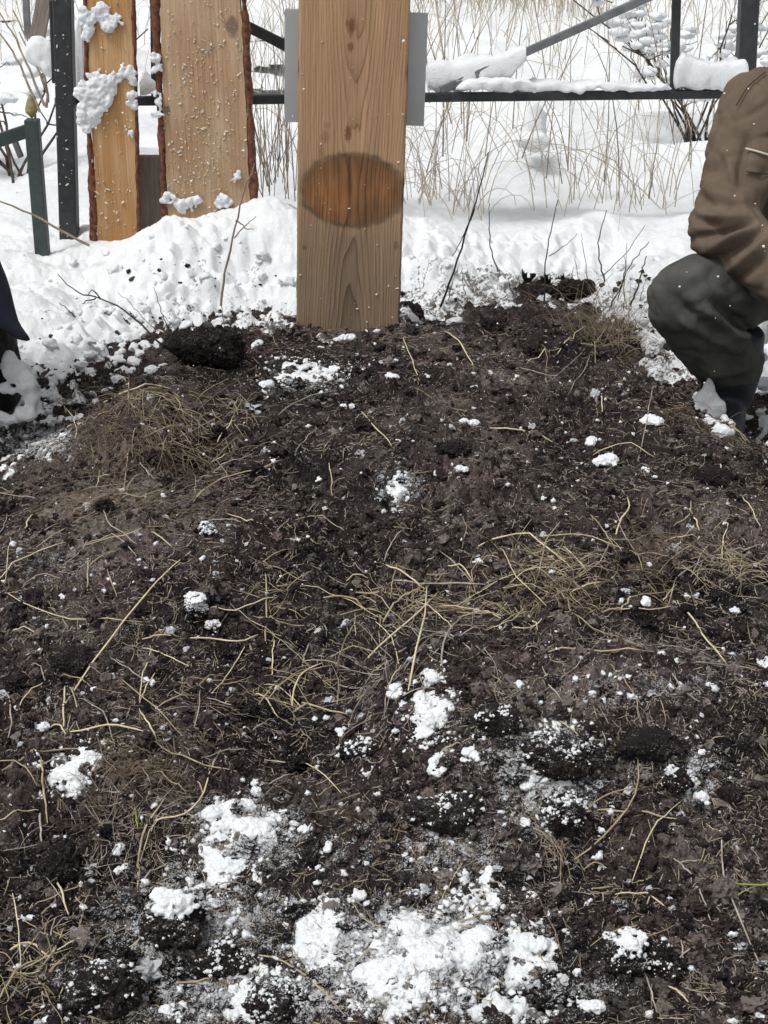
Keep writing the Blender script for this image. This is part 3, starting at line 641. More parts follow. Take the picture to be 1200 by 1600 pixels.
def straw(pts, code, r=None, lift=.003, arch=.006, group=None):
    q = resample(pts, 9); q[1:-1] += rng.normal(0, .7, (7, 2)); W = cast(q[:, 0], q[:, 1], Hmid)
    W[:, 1] = np.interp(np.arange(9), [0, 4, 8], W[[0, 4, 8], 1]) * .3 + W[:, 1] * .7
    z = .5 * Hmid(W[:, 0], W[:, 1]) + .5 * Hfull(W[:, 0], W[:, 1]) + .002; W[:, 2] = np.maximum(z, np.convolve(np.r_[z[0], z, z[-1]], [.25, .5, .25], 'valid')) + lift * rng.uniform(.1, 1.5) + arch * np.sin(np.linspace(0, math.pi, 9)) * rng.uniform(.3, 1.4)
    if r is None: r = rng.uniform(.0008, .0015)
    rad = r * np.array([.75, 1, 1, 1, 1, .95, .9, .8, .5])
    c = W.mean(0); V, F = tubes((W - c)[None], rad[None], 5)
    ix, cw = COLW[code]; nm = 'green_blade' if code == 'g' else 'twig' if code == 'b' else 'straw'
    o = link(nm, mesh_np(nm, V, F), M['straw'][ix]); o.location = c
    l = straw_label(pts, cw)
    if code == 'b': l = l.replace(' straw ', ' twig ')
    if code == 'g': l = l.replace(' straw ', ' grass blade ')
    tag(o, l, {'g': 'grass blade', 'b': 'twig'}.get(code, 'straw'), group or ('straws lying on the mound'))
    return o
nh = 0
for s in HAND.split('|'):
    t = s.split(); straw([tuple(map(float, a.split(','))) for a in t[:-1]], t[-1]); nh += 1
zones = [(240,690,120,110,16),(120,820,130,60,16),(170,1090,150,80,14),(450,1080,90,70,10),(700,950,140,50,26),(870,900,90,60,18),(1080,860,90,70,14),
 (950,540,90,50,12),(60,1500,80,90,12),(420,960,40,80,6),(900,1420,120,80,8),(250,1250,120,90,10),(600,1000,420,320,24)]
nr = 0
for zx, zy, sx, sy, n in zones:
    for _ in range(n):
        if nh + nr >= 296: break
        x = rng.normal(zx, sx * .7); y = rng.normal(zy, sy * .7)
        if not (-20 < x < 1220 and 520 < y < 1590) or snow_bias(np.array([x]), np.array([y]))[0] > 0: continue
        L = rng.uniform(25, 95) * (1 if rng.random() < .8 else 1.6); a = rng.normal(0, .9) + (math.pi if rng.random() < .5 else 0)
        b = a + rng.normal(0, .35)
        p = [(x, y), (x + .5 * L * math.cos(a), y - .5 * L * math.sin(a)), (x + .5 * L * (math.cos(a) + math.cos(b)), y - .5 * L * (math.sin(a) + math.sin(b)))]
        straw(p, rng.choice(['p', 't', 'n', 't', 'n']), rng.uniform(.0005, .0010)); nr += 1

# ------------------------------------------------------------------ tufts and mats of dead grass and roots
def strands(n, centre, spread, L, r, rise, up, N=7, droop=.5, face=None):
    x = centre[0] + rng.normal(0, spread[0], n); y = centre[1] + rng.normal(0, spread[1], n)
    z = Hmid(x, y) - .004
    a = rng.uniform(0, 2 * math.pi, n) if face is None else rng.normal(face[0], face[1], n)
    l = L * rng.uniform(.4, 1.15, n); el = np.clip(rng.normal(rise, up, n), -.5, 1.5)
    s = np.linspace(0, 1, N)
    e = el[:, None] - droop * rng.uniform(.3, 1.5, n)[:, None] * s[None] * 2
    aa = a[:, None] + rng.normal(0, .5, n)[:, None] * s[None] + np.cumsum(rng.normal(0, .2, (n, N)) * (rng.random((n, N)) < .35), 1); e = e + np.cumsum(rng.normal(0, .11, (n, N)), 1)
    st = l[:, None] / N
    X = x[:, None] + np.cumsum(np.cos(e) * np.cos(aa) * st, 1); Y = y[:, None] + np.cumsum(np.cos(e) * np.sin(aa) * st, 1); Z = z[:, None] + np.cumsum(np.sin(e) * st, 1)
    Z = np.maximum(Z, Hmid(X, Y) + .001 + rng.uniform(0, .006, n)[:, None])
    rad = (r * rng.uniform(.6, 1.3, n))[:, None] * np.linspace(1, .35, N)[None]
    return np.stack([X, Y, Z], -1), rad
def tuft(name, px, py, n, spread, L, r, rise, up, mat, label, cat='grass tuft', droop=.5, face=None):
    c = cast([px], [py], Hmid)[0]
    Pt, rad = strands(n, c, spread, L, r, rise, up, droop=droop, face=face); V, F = tubes(Pt - c, rad, 3)
    o = link(name, mesh_np(name, V, F), mat); o.location = c
    return tag(o, label, cat)
S = M['straw']
tuft('grass_tuft', 215, 665, 480, (.080, .055), .12, .0008, .25, .5, S[2], 'brown fibrous grass tuft hanging over the left shoulder of the mound', droop=.8, face=(-1.6, 1.0))
tuft('grass_tuft', 245, 640, 130, (.075, .045), .11, .0009, .3, .5, S[1], 'tan dry stalks over the fibrous tuft at the left shoulder', droop=.6, face=(-1.6, 1.2))
tuft('grass_tuft', 372, 645, 26, (.015, .012), .055, .0009, .9, .3, S[1], 'small tan grass tuft below the black clod by the post')
tuft('straw_mat', 710, 945, 150, (.10, .022), .075, .0008, .05, .25, S[1], 'tangled band of tan straw across the middle right of the mound', 'straw')
tuft('straw_mat', 865, 890, 150, (.040, .028), .065, .0008, .3, .4, S[1], 'thick nest of tan straw right of the middle of the mound', 'straw')
tuft('straw_mat', 850, 945, 200, (.07, .02), .07, .0008, .1, .3, S[2], 'brown matted fibres under the nest of tan straw', 'straw')
tuft('root_mat', 1020, 870, 240, (.028, .04), .06, .0007, .3, .5, S[2], 'reddish brown fibrous root clump left of the dark hollow', 'roots')
tuft('grass_tuft', 1140, 885, 110, (.05, .035), .08, .0009, .3, .5, S[1], 'loose tan stalks beside the right edge above the pale ridge')
tuft('grass_tuft', 950, 525, 170, (.05, .07), .17, .0010, 1.05, .3, S[1], 'dry tan grass tuft growing at the right rim of the mound')
tuft('grass_tuft', 985, 575, 90, (.035, .04), .09, .0009, .5, .5, S[2], 'brown grass tuft in front of the tan one at the right rim')
tuft('grass_tuft', 800, 468, 110, (.06, .03), .08, .0009, .6, .4, S[2], 'low brown grass tuft at the back rim of the mound right of the post')
tuft('grass_tuft', 1080, 650, 70, (.06, .04), .09, .0009, .25, .3, S[2], 'flattened brown grass in front of the snowy boot of the crouching person')
tuft('root_mat', 205, 1225, 420, (.04, .045), .05, .0005, .3, .5, S[2], 'brown fibrous root mat on the left side near the bottom', 'roots', .9)
tuft('root_mat', 190, 1290, 120, (.05, .03), .07, .0006, .2, .4, S[3], 'greyish roots below the brown root mat on the left', 'roots')
tuft('straw_mat', 55, 1545, 70, (.035, .04), .08, .0009, .45, .5, S[1], 'crossed tan straws in the bottom left corner', 'straw')
tuft('root_mat', 850, 1290, 60, (.018, .012), .07, .0006, -.1, .4, S[1], 'pale branching roots hanging from the frosty clod on the right', 'roots', .8, (-1.5, .9))
tuft('straw_mat', 440, 1090, 40, (.05, .03), .07, .0008, .25, .4, S[1], 'loose straws beside the crevice in the middle of the mound', 'straw')
tuft('straw_mat', 270, 1130, 60, (.05, .03), .06, .0008, .25, .4, S[2], 'brown straw clump right of the long level straw at left', 'straw')
tuft('straw_mat', 130, 800, 190, (.10, .05), .11, .0008, .08, .25, S[2], 'combed brown straw lying along the left slope of the mound', 'straw', .3, (.5, .5))
tuft('straw_mat', 640, 1020, 60, (.05, .04), .09, .0009, .2, .4, S[3], 'greyish stalks fanned below the tangled band of straw', 'straw')
tuft('root_mat', 420, 930, 40, (.012, .04), .06, .0008, .4, .5, S[1], 'upright tan stalks in a row left of the middle', 'straw')
tuft('root_mat', 1010, 1010, 160, (.06, .015), .05, .0005, .1, .3, S[3], 'fine pale roots along the pale ridge on the right', 'roots')
# the straws that show smallest, as one
p = on_mound(900, .7); 
Pt, rad = strands(len(p), (0, 0), (.001, .001), .06, .0008, .05, .3)
Pt = Pt - Pt[:, :1] ; k = rng.uniform(.5, 1.1, len(p)); Pt = Pt * k[:, None, None] + p[:, None, :]
Pt[..., 2] = np.maximum(Hmid(Pt[..., 0], Pt[..., 1]) + .003, p[:, None, 2] * 0 + Hmid(Pt[..., 0], Pt[..., 1]) + .002)
V, F = tubes(Pt, rad, 3); tag(link('loose_straw', mesh_np('loose_straw', V, F), S[1]), 'thin broken straws scattered over the whole mound', 'straw', kind='stuff')
# ------------------------------------------------------------------ wooden post with its metal plate
W, D = .2215, .13
def wood_face(nx, nz, z0, z1):
    return np.meshgrid(np.linspace(-W / 2, W / 2, nx), np.linspace(z0, z1, nz))
X, Z = wood_face(220, 1000, -.15, 1.9)      # Z is height above the foot of the visible post (world z about .185)
zz = Z + .185
dd = .062 - .056 * np.sqrt((zz - .47) ** 2 + .0035) - .03 * np.clip(zz - .95, 0, 2)
dd = np.maximum(dd, .004)
xw = X - .004 + .003 * perlin2(zz * 3, zz * 0 + 2) + .0016 * perlin2(zz * 9, X * 60) - .004 * np.clip(zz - .5, 0, 1)
kn = 0
col_knot = np.zeros_like(X)
for kx, kz, rx, rz, a in [(-.004,.795,.009,.016,1.),(-.012,.80,.006,.008,.8),(-.006,.755,.007,.011,.9),(-.0075,.585,.0085,.020,1.),(.012,.60,.005,.006,.5),(-.055,.575,.010,.016,.45),(-.05,.60,.008,.008,.35),(-.095,.345,.006,.006,.8),(.098,.355,.006,.012,.7),(-.062,.54,.006,.018,.4)]:
    q = np.sqrt(((X - kx) / rx) ** 2 + ((zz - kz) / rz) ** 2)
    kn = kn + .012 * np.sign(X - kx + 1e-6) * np.exp(-q ** 1.2 * .5) * a
    col_knot = np.maximum(col_knot, a * (1 - sstep(.5, 1.15, q + .25 * perlin2(X / .004, zz / .006))))
r = np.sqrt((xw - kn * .6) ** 2 + dd ** 2)
ph = (r / .0050 + .35 * perlin2(X / .02, zz / .12)) % 1.0
line = np.clip(ph, 0, 1) ** 3.5 * (1 - sstep(.93, 1.0, ph))
centre = np.exp(-(np.abs(X + .006) / .045) ** 3)
cont = (.02 + .05 * (1 + perlin2(X / .03 + 3, zz / .5)) + .55 * centre) * (.85 + .45 * (zz < .40))
grain = perlin2(X / .0016, zz / .09) * .12 + perlin2(X / .006, zz / .35 + 4) * .18 + perlin2(X / .035 + 8, zz / .3) * .16 + perlin2(X / .0006, zz / .03) * .06
top = np.array([.415, .262, .148]); low = np.array([.26, .185, .12]); mid = sstep(.25, .62, zz)[..., None]
c = low * (1 - mid) + top * mid
greyz = sstep(.42, .30, zz)[..., None]
strip = (np.exp(-((X + .002) / .034) ** 4) * sstep(.40, .36, zz))[..., None]
c = c * (1 - .35 * strip) + np.array([.12, .10, .08]) * .35 * strip
c = c * (1 + grain[..., None])
c = c * (1 - np.clip(line * cont, 0, .85)[..., None] * np.array([.78, .84, .88]))
# the oval where a portrait plate soaked the wood
q = np.sqrt(((X - .0050) / .1115) ** 2 + ((zz - .468) / .0785) ** 2) + .03 * perlin2(X / .02, zz / .02)
ins = (1 - sstep(.87, 1.0, q))[..., None]
glow = np.exp(-((X + .035) / .055) ** 2 - ((zz - .455) / .05) ** 2)[..., None] + .6 * np.exp(-((X - .045) / .05) ** 2 - ((zz - .475) / .05) ** 2)[..., None]
amber = (np.array([.20, .108, .055]) * (1 - .8 * np.clip(glow, 0, 1)) + np.array([.37, .165, .062]) * .8 * np.clip(glow, 0, 1)) * (1 + .6 * grain[..., None]) * (1 - .22 * np.exp(-(np.abs(X - .02) / .05) ** 2)[..., None]) * (1 + .25 * perlin2(X / .012, zz / .05)[..., None])
amber = amber * (1 - np.clip(line * .55, 0, .6)[..., None]) * (1 - .5 * np.exp(-((X + .003 + .01 * (zz - .47)) / .0035) ** 2)[..., None] * sstep(.40, .5, zz)[..., None])
c = c * (1 - ins) + amber * ins
rim = np.exp(-((q - .96 - .03 * perlin2(X / .012, zz / .03)) / .06) ** 2) * (.56 + .35 * perlin2(X / .03, zz / .02)); rim = np.clip(rim * (.55 + .45 * sstep(-.06, .08, np.abs(zz - .468))), 0, .85)[..., None]
c = c * (1 - rim) + np.array([.045, .036, .028]) * rim
resin = np.clip(col_knot, 0, 1)[..., None]
c = c * (1 - .8 * resin) + np.array([.14, .055, .022]) * .8 * resin
c = np.clip(c, .008, 1)
Yf = -.0012 * line + .0004 * perlin2(X / .003, zz / .05)
ed = np.minimum(W / 2 - np.abs(X), .006); Yf = Yf * 1 + (.006 - ed) ** 2 / .006 * .6
wob = .0016 * perlin2(Z / .05, Z * 0 + 3) + .0009 * perlin2(Z / .012, Z * 0)
V = np.stack([X + wob * np.sign(X) * (np.abs(X) > W / 2 - .004), Yf, Z], -1).reshape(-1, 3); F = grid_faces(*X.shape)
C = c.reshape(-1, 3)
def quad_grid(a, b, cc, d, n, m):
    s, t = np.meshgrid(np.linspace(0, 1, n), np.linspace(0, 1, m))
    a, b, cc, d = map(np.asarray, (a, b, cc, d))
    Q = ((1 - s)[..., None] * a + s[..., None] * b) * (1 - t)[..., None] + ((1 - s)[..., None] * d + s[..., None] * cc) * t[..., None]
    return Q.reshape(-1, 3), grid_faces(m, n)
y0 = .0036; parts = [(V, F)]; cols = [C]
for a, b in [((W / 2, y0), (W / 2, D)), ((W / 2, D), (-W / 2, D)), ((-W / 2, D), (-W / 2, y0))]:
    v, f = quad_grid((*a, -.15), (*b, -.15), (*b, 1.9), (*a, 1.9), 30, 300)
    parts.append((v, f)); g = perlin2((v[:, 1] + v[:, 0]) / .004, v[:, 2] / .15)
    cols.append(np.array([.34, .22, .13]) * (1 + .25 * g)[:, None])
v, f = quad_grid((-W / 2, y0, 1.9), (W / 2, y0, 1.9), (W / 2, D, 1.9), (-W / 2, D, 1.9), 4, 4); parts.append((v, f)); cols.append(np.full((16, 3), .25))
V, F = merge(parts); me = mesh_np('wooden_post', V, F); attr_col(me, 'col', np.concatenate(cols))
mw = mat_attr('post_wood', .78, (420, 420, 9), .28, .0006)
post = link('wooden_post', me, mw); post.location = (-.0777, 3.2, .185); post.rotation_euler = (0, R(1.68), 0)
tag(post, 'thick brown wooden post with a dark-rimmed amber oval stain, set in the mound', 'post')
# sheet metal plate behind the post
def box(x0, x1, yy0, yy1, z0, z1): 
    V = np.array([(x, y, z) for x in (x0, x1) for y in (yy0, yy1) for z in (z0, z1)], float)
    return V, np.array([(0, 1, 3, 2), (4, 6, 7, 5), (0, 4, 5, 1), (2, 3, 7, 6), (0, 2, 6, 4), (1, 5, 7, 3)])
def bevel(o, w, seg=2):
    b = o.modifiers.new('bevel', 'BEVEL'); b.width = w; b.segments = seg; b.limit_method = 'ANGLE'; return o
pl = link('metal_plate', mesh_np('metal_plate', *box(-.146, .151, D + .002, D + .008, .398, .628), False), M['steel'], post); bevel(pl, .001)
M['speck'] = mat_tint('wet_snow_speck', (.48, .40, .31), (.76, .70, .61), 120, .6, .001)
# snow specks stuck to the post
def specks(name, xs, zs, ys, rr, parent, label=None):
    p = np.stack([xs, ys, zs], 1); n = len(p)
    V, F, _ = crumbs(p, rr, 1, .9, .2, rng.uniform(1, 2.2, n)); me = mesh_np(name, V, F)
    o = link(name, me, M['speck'], parent); o['kind'] = 'stuff'; return o
n = 46; specks('snow_speck', rng.uniform(-.105, .105, n), rng.uniform(0, .7, n), np.full(n, -.001), .0008 + .0022 * rng.random(n) ** 2, post)

# ------------------------------------------------------------------ the two planks with bark edges and the low board between
YP = 4.4
def plank(name, lx, rx, base, py_b, label, seed, tint):
    """lx, rx: [(py, px), ...] edges of the bare face as read at distance YP"""
    nz, nx = 520, 120
    zt, zb = P(600, -520, YP)[2], P(600, py_b, YP)[2]
    z = np.linspace(zb, zt, nz)
    # photo row of each height
    pyr = np.interp(z, [P(600, q, YP)[2] for q in range(600, -700, -20)], list(range(600, -700, -20)))
    s = FPX / (YP * CP - (z - CZ) * SP)
    def edge(e): 
        e = sorted(e); return (np.interp(pyr, [a for a, _ in e], [b for _, b in e]) - 600) / s
    l = edge(lx) + .004 * perlin2(z * 9 + seed, z * 0) + .002 * perlin2(z * 30 + seed, z * 0); r = edge(rx) + .004 * perlin2(z * 8, z * 0 + seed) + .002 * perlin2(z * 33, z * 0 + seed)
    u = np.linspace(0, 1, nx)[None]; X = l[:, None] * (1 - u) + r[:, None] * u; Zg = np.repeat(z[:, None], nx, 1)
    g = perlin2(X / .004 + .6 * perlin2(X / .05, Zg / .3), Zg / .5 + seed); g2 = perlin2(X / .02 + seed, Zg / .9); g3 = perlin2(X / .0015, Zg / .12)
    blot = perlin2(X / .09 + seed, Zg / .22)
    c = np.array(tint[0])[None, None] * (1 - sstep(-.4, .5, blot + .5 * g2)[..., None]) + np.array(tint[1]) * sstep(-.4, .5, blot + .5 * g2)[..., None]
    ring = (np.abs(X - X.mean(1, keepdims=True)) / .014 + .8 * perlin2(X / .06, Zg / .5 + seed)) % 1
    c = c * (1 + .13 * g + .10 * g3)[..., None] * (1 - .16 * np.clip(ring, 0, 1) ** 4)[..., None]
    foot_dark = sstep(.30, .0, Zg - zb - .25 + .1 * blot)
    c = c * (1 - .12 * foot_dark[..., None])  # plank colour a little darker towards the foot
    for kx, kz, kr in tint[2]:
        q = np.sqrt(((X - kx) / kr) ** 2 + ((Zg - kz) / (kr * 1.5)) ** 2) + .3 * perlin2(X / .02, Zg / .02)
        m = (1 - sstep(.6, 1.1, q))[..., None]; c = c * (1 - .7 * m) + np.array([.10, .075, .06]) * .7 * m
    Yf = np.full_like(X, YP) + .0008 * g
    V = np.stack([X, Yf, Zg], -1).reshape(-1, 3); F = grid_faces(nz, nx)
    Vb = V.copy(); Vb[:, 1] = YP + .035; Fb = F[:, ::-1]
    o = link(name, None) if False else None
    me = mesh_np(name, *merge([(V, F), (Vb, Fb)])); attr_col(me, 'col', np.concatenate([c.reshape(-1, 3)] * 2))
    root = link(name, me, mat_attr(name + '_wood', .85, (160, 160, 4), .25, .0008)); tag(root, label, 'plank')
    return root, z, l, r, s, pyr
def bark(root, z, edge, outer, seed, y0=YP - .006, thick=.020):
    """a ragged strip of bark between a face edge and an outer edge (world x per height)"""
    n = len(z); k = 11; th = np.linspace(0, 2 * math.pi, k, endpoint=False)
    cx = (edge + outer) / 2; hw = (np.abs(outer - edge) / 2) * (.95 + .65 * perlin2(z / .07 + seed, z * 0) + .12 * perlin2(z / .015 + seed, z * 0)).clip(.3, 1.4) + .0005
    A = cx[:, None] + hw[:, None] * np.cos(th)[None]; B = y0 + thick + thick * np.sin(th)[None] * np.ones((n, 1))
    Zg = np.repeat(z[:, None], k, 1)
    nn = .0022 * perlin3(np.stack([A / .02, B / .02, Zg / .05 + seed], -1)) + .0011 * perlin3(np.stack([A / .007, B / .007, Zg / .012 + seed], -1))
    A = A + nn * np.cos(th); B = B + nn * np.sin(th)
    V = np.stack([A, B, Zg], -1).reshape(-1, 3); i = np.arange(n * k).reshape(n, k); j = np.roll(i, -1, 1)
    F = np.stack([i[:-1], j[:-1], j[1:], i[1:]], -1).reshape(-1, 4)
    return link('bark_edge', mesh_np('bark_edge', V, F), M['bark'], root)
def edge_x(e, pyr, s): e = sorted(e); return (np.interp(pyr, [a for a, _ in e], [b for _, b in e]) - 600) / s
T1 = ((.48, .265, .11), (.58, .37, .19), [])
p1, z, l, r, s, pr = plank('bark_edged_plank', [(-520,132),(0,137),(150,140),(260,148),(420,154)], [(-520,206),(0,206),(150,210),(340,213),(420,215)], 0, 420,
    'narrow golden plank with bark edges and white snow clumps, left of the wide one', 3.1, T1)
bark(p1, z, l, edge_x([(-520,126),(0,129),(150,131),(260,137),(420,141)], pr, s), 1.0, thick=.012); bark(p1, z, r, edge_x([(-520,212),(0,212),(150,215),(340,220),(420,222)], pr, s), 5.0, thick=.010)
T2 = ((.45, .29, .17), (.53, .375, .24), [(P(363, 40, YP)[0], P(363, 40, YP)[2], .02), (P(262, 172, YP)[0], P(262, 172, YP)[2], .010)])
p2, z, l, r, s, pr = plank('bark_edged_plank', [(-520,244),(0,250),(110,253),(200,257),(330,262),(420,266)], [(-520,370),(0,374),(60,378),(150,382),(290,390),(420,396)], 0, 390,
    'wide pale brown plank with reddish bark edges, speckled with snow', 9.4, T2)
bark(p2, z, l, edge_x([(-520,228),(0,234),(60,237),(100,241),(200,246),(330,252),(420,255)], pr, s), 2.0, thick=.014); bark(p2, z, r, edge_x([(-520,384),(0,387),(60,390),(150,394),(290,402),(420,408)], pr, s), 7.0, thick=.014)
def face_pts(pts): 
    a = np.array([P(x, y, YP) for x, y in pts]); return a
n = 900; xs = rng.uniform(252, 384, n); ys = 330 * rng.random(n) ** .75; m = rng.random(n) < (.35 + .65 * np.exp(-((xs - 318) / 45) ** 2)); xs, ys = xs[m], ys[m]
xs = np.r_[xs, rng.normal(318, 14, 60), rng.normal(312, 24, 40)]; ys = np.r_[ys, rng.normal(72, 9, 60), rng.normal(285, 25, 40)]
a = face_pts(list(zip(xs, ys))); specks('snow_speck', a[:, 0], a[:, 2], a[:, 1] - .001, .0009 + .0028 * rng.random(len(a)) ** 2.4, p2)
n = 300; xs = rng.uniform(142, 210, n); ys = rng.uniform(0, 370, n); m = rng.random(n) < np.where(ys > 260, 1, .5); a = face_pts(list(zip(xs[m], ys[m])))
specks('snow_speck', a[:, 0], a[:, 2], a[:, 1] - .001, .0009 + .003 * rng.random(len(a)) ** 2.2, p1)
def stuck_snow(pts, label, Y=YP - .012, k=1):
    parts = []
    for x, y, r in pts:
        for q in range(24):
            dx, dy = rng.normal(0, r * .6, 2); rr = r * rng.uniform(.2, .75) * (1 if q < 9 else .5)
            c = P(x + dx, y + dy, Y + .008 * rng.random()); sw = rr / 520; parts.append((c, (sw * 1.1, sw * .7, sw)))
    return tag(snow_mass('snow_clump', parts, .003, .0042, .012, M['snow'], lambda q: np.clip(.16 + .3 * perlin3(q / .02), 0, .5), 1, whole=len(pts) > 2 and 'foot' not in label), label, 'snow')
stuck_snow([(138,25,11),(152,20,9),(168,33,11),(180,32,8),(140,45,10),(132,60,6),(165,15,6)], 'white snow clump stuck near the top of the narrow golden plank')
stuck_snow([(140,150,14),(152,140,13),(165,130,12),(180,122,10),(196,112,9),(205,120,7),(140,170,14),(155,165,13),(136,190,11),(146,185,10),(172,150,9),(150,118,8)], 'large slanting snow clump across the middle of the narrow golden plank')
stuck_snow([(208,158,8),(204,208,5)], 'small snow clump on the right bark of the narrow golden plank')
stuck_snow([(243,92,7),(246,105,5),(240,112,4)], 'small snow clump in the notch of the wide plank, upper left bark')
stuck_snow([(243,145,4),(247,160,6),(246,178,6),(248,195,4)], 'thin snow streak down the left bark of the wide plank')
stuck_snow([(370,276,5)], 'small snow dab low on the right of the wide plank')
stuck_snow([(300,318,9),(265,312,8),(282,320,9)], 'snow crust at the left foot of the wide plank')
stuck_snow([(345,312,8),(355,318,6)], 'snow crust at the right foot of the wide plank')
bd = link('low_board', mesh_np('low_board', *box(P(196, 300, 4.47)[0], P(272, 300, 4.47)[0], 4.462, 4.49, P(230, 420, 4.47)[2], P(230, 243, 4.47)[2])), M['greywood']); bevel(bd, .004)
tag(bd, 'short weathered grey-brown board in the gap between the two planks', 'board')

# ------------------------------------------------------------------ iron fence behind
YF = 4.6
def bar(a, b, w, name, mat, parent, d=None, roll=0):
    a, b = np.asarray(a, float), np.asarray(b, float); L = np.linalg.norm(b - a); d = d or w
    o = link(name, mesh_np(name, *box(-w / 2, w / 2, -d / 2, d / 2, 0, L), False), mat); bevel(o, .003)
    q = Vector(b - a).to_track_quat('Z', 'Y'); o.rotation_mode = 'QUATERNION'
    # keep the bar's width facing the fence's front
    zax = Vector(b - a).normalized(); yax = Vector((0, 1, 0)); xax = yax.cross(zax).normalized(); yax = zax.cross(xax)
    o.rotation_quaternion = Matrix((xax, yax, zax)).transposed().to_quaternion(); o.location = a
    if parent is not None: o.parent = parent; o.matrix_parent_inverse = Matrix.Translation(-Vector(parent.location))
    return o
def empty(name, loc, label, cat, group=None):
    o = bpy.data.objects.new(name, None); COL.objects.link(o); o.location = loc; o.empty_display_size = .1
    return tag(o, label, cat, group)
fe = empty('iron_fence', (0, YF, 0), 'dark iron fence with level bottom rail and slanting braces behind the post and planks', 'fence')
z0 = 0.0
g0 = P(106, 392, YF - .05); t0 = P(90, -330, YF - .05); bar((g0[0], YF - .05, -.1), t0, .052, 'fence_post', M['iron'], fe)
g1 = P(1164, 260, 4.86); t1 = P(1186, -330, 4.86); bar((g1[0], 4.86, -.1), t1, .055, 'fence_post', M['iron'], fe)
bar(P(86, 159, YF), P(1172, 146, 4.84), .026, 'bottom_rail', M['iron'], fe, .03)
bar(P(688, 141, 4.74), P(1120, -52, 4.80), .024, 'brace', M['iron_grey'], fe, .02)
bar(P(452, 74, 4.66), P(180, -62, 4.60), .03, 'brace', M['iron'], fe, .02)
for x0, y0_, x1, y1, yy in [(242,152,236,-330,4.58),(1053,143,1066,-330,4.81)]:
    bar(P(x0, y0_, yy), P(x1, y1, yy), .020 if x0 < 500 else .027, 'picket', M['iron'], fe, .014)
bar(P(60, -330, 4.62), P(1200, -330, 4.86), .03, 'top_rail', M['iron'], fe)
bar(P(79, 0, 4.62) , P(84, 130, 4.62), .010, 'side_strip', M['iron'], fe)
# snow lying along the rail
def rail_snow(prof, Y0, label, seed, depth=.05):
    prof = np.array(prof, float); n = 120; t = np.linspace(prof[0, 0], prof[-1, 0], n)
    top = np.interp(t, prof[:, 0], prof[:, 1]); bot = np.interp(t, prof[:, 0], prof[:, 2]); k = 20; th = np.linspace(0, 2 * math.pi, k, endpoint=False)
    ring = []
    for q in range(n):
        a, b = P(t[q], top[q], Y0), P(t[q], bot[q], Y0); e = min(1, min(q, n - 1 - q) / 4 + .05)
        cz = (a[2] + b[2]) / 2; hz = (a[2] - b[2]) / 2
        c, s_ = np.cos(th), np.sin(th); sq = lambda v: np.sign(v) * np.abs(v) ** .45
        ring.append(np.stack([np.full(k, a[0]), Y0 + depth * sq(c) * e, cz + hz * sq(s_) * e], 1))
    V = np.array(ring); V = V + (.014 * perlin3(V / .07 + seed) + .008 * perlin3(V / .025 + seed))[..., None] * np.array([0, .6, 1])
    i = np.arange(n * k).reshape(n, k); j = np.roll(i, -1, 1); F = np.stack([i[:-1], j[:-1], j[1:], i[1:]], -1).reshape(-1, 4)
    V = V.reshape(-1, 3); c = V.mean(0); me = mesh_np('snow_ridge', V - c, F[:, ::-1]); o = link('snow_ridge', me, M['clean']); o.location = c; return tag(o, label, 'snow')
rail_snow([(1050,96,137),(1064,82,137),(1080,92,137),(1120,95,137),(1160,93,137),(1168,108,137)], 4.83, 'thick block of snow on the fence rail at the right post', 2.2, .06)
rail_snow([(700,133,139),(760,128,140),(800,131,141),(850,127,141),(900,131,140),(960,129,140),(1050,132,139)], 4.78, 'thin line of snow along the middle of the fence rail', 5.1, .028)
rail_snow([(664,100,141),(700,95,140),(740,90,138),(790,80,122),(825,72,88)], 4.80, 'wedge of snow under the slanting brace right of the post', 8.3, .06)
rail_snow([(712,138,142),(740,128,141),(775,119,139),(810,122,139),(840,130,140)], 4.70, 'low snow heap on the rail in front of the slanting brace', 4.3, .03)
rail_snow([(219,120,149),(226,112,149),(236,118,149),(246,124,149)], 4.60, 'snow lump on the fence rail in the gap between the planks', 1.3, .035)
rail_snow([(118,60,149),(124,20,150),(130,8,150)], 4.75, 'upright snow ridge between the left fence post and the narrow plank', 6.3, .06)
n = 70; zz_ = rng.uniform(0, 1.0, n); k = rng.random(n); xs = g0[0] + (t0[0] - g0[0]) * zz_ / max(t0[2], .1) + rng.uniform(-.022, .022, n)
specks('snow_speck', xs - fe.location[0], zz_, np.full(n, -.05 - .0265), .001 + .003 * rng.random(n) ** 2, fe)
# little green fence with a gilded bud
ge = empty('grave_fence', P(66, 388, 4.3), 'low dark green metal grave fence with a gilded bud on its post', 'fence')
a, b = P(67, 400, 4.3), P(50, 186, 4.3); gp = bar(a, b, .038, 'fence_post', M['iron_green'], ge)
bar(P(47, 203, 4.3), P(-330, 330, 4.0), .036, 'top_rail', M['iron_green'], ge, .02)
bar(P(22, 218, 4.33), P(33, 246, 4.33), .016, 'bracket', M['iron_grey'], ge)
prof = [(.002, .006), (.010, .016), (.016, .022), (.017, .030), (.014, .042), (.010, .054), (.005, .064), (.001, .070)]; k = 16; th = np.linspace(0, 2 * math.pi, k, endpoint=False)
V = np.array([(r_ * math.cos(q), r_ * math.sin(q), z_ - .004) for r_, z_ in [(.012, 0)] + prof for q in th]); i = np.arange(len(V)).reshape(-1, k); j = np.roll(i, -1, 1)
F = np.stack([i[:-1], j[:-1], j[1:], i[1:]], -1).reshape(-1, 4)
fi = link('finial', mesh_np('finial', V, F), M['gold'], ge); fi.location = Vector(P(50, 186, 4.3)) - ge.location
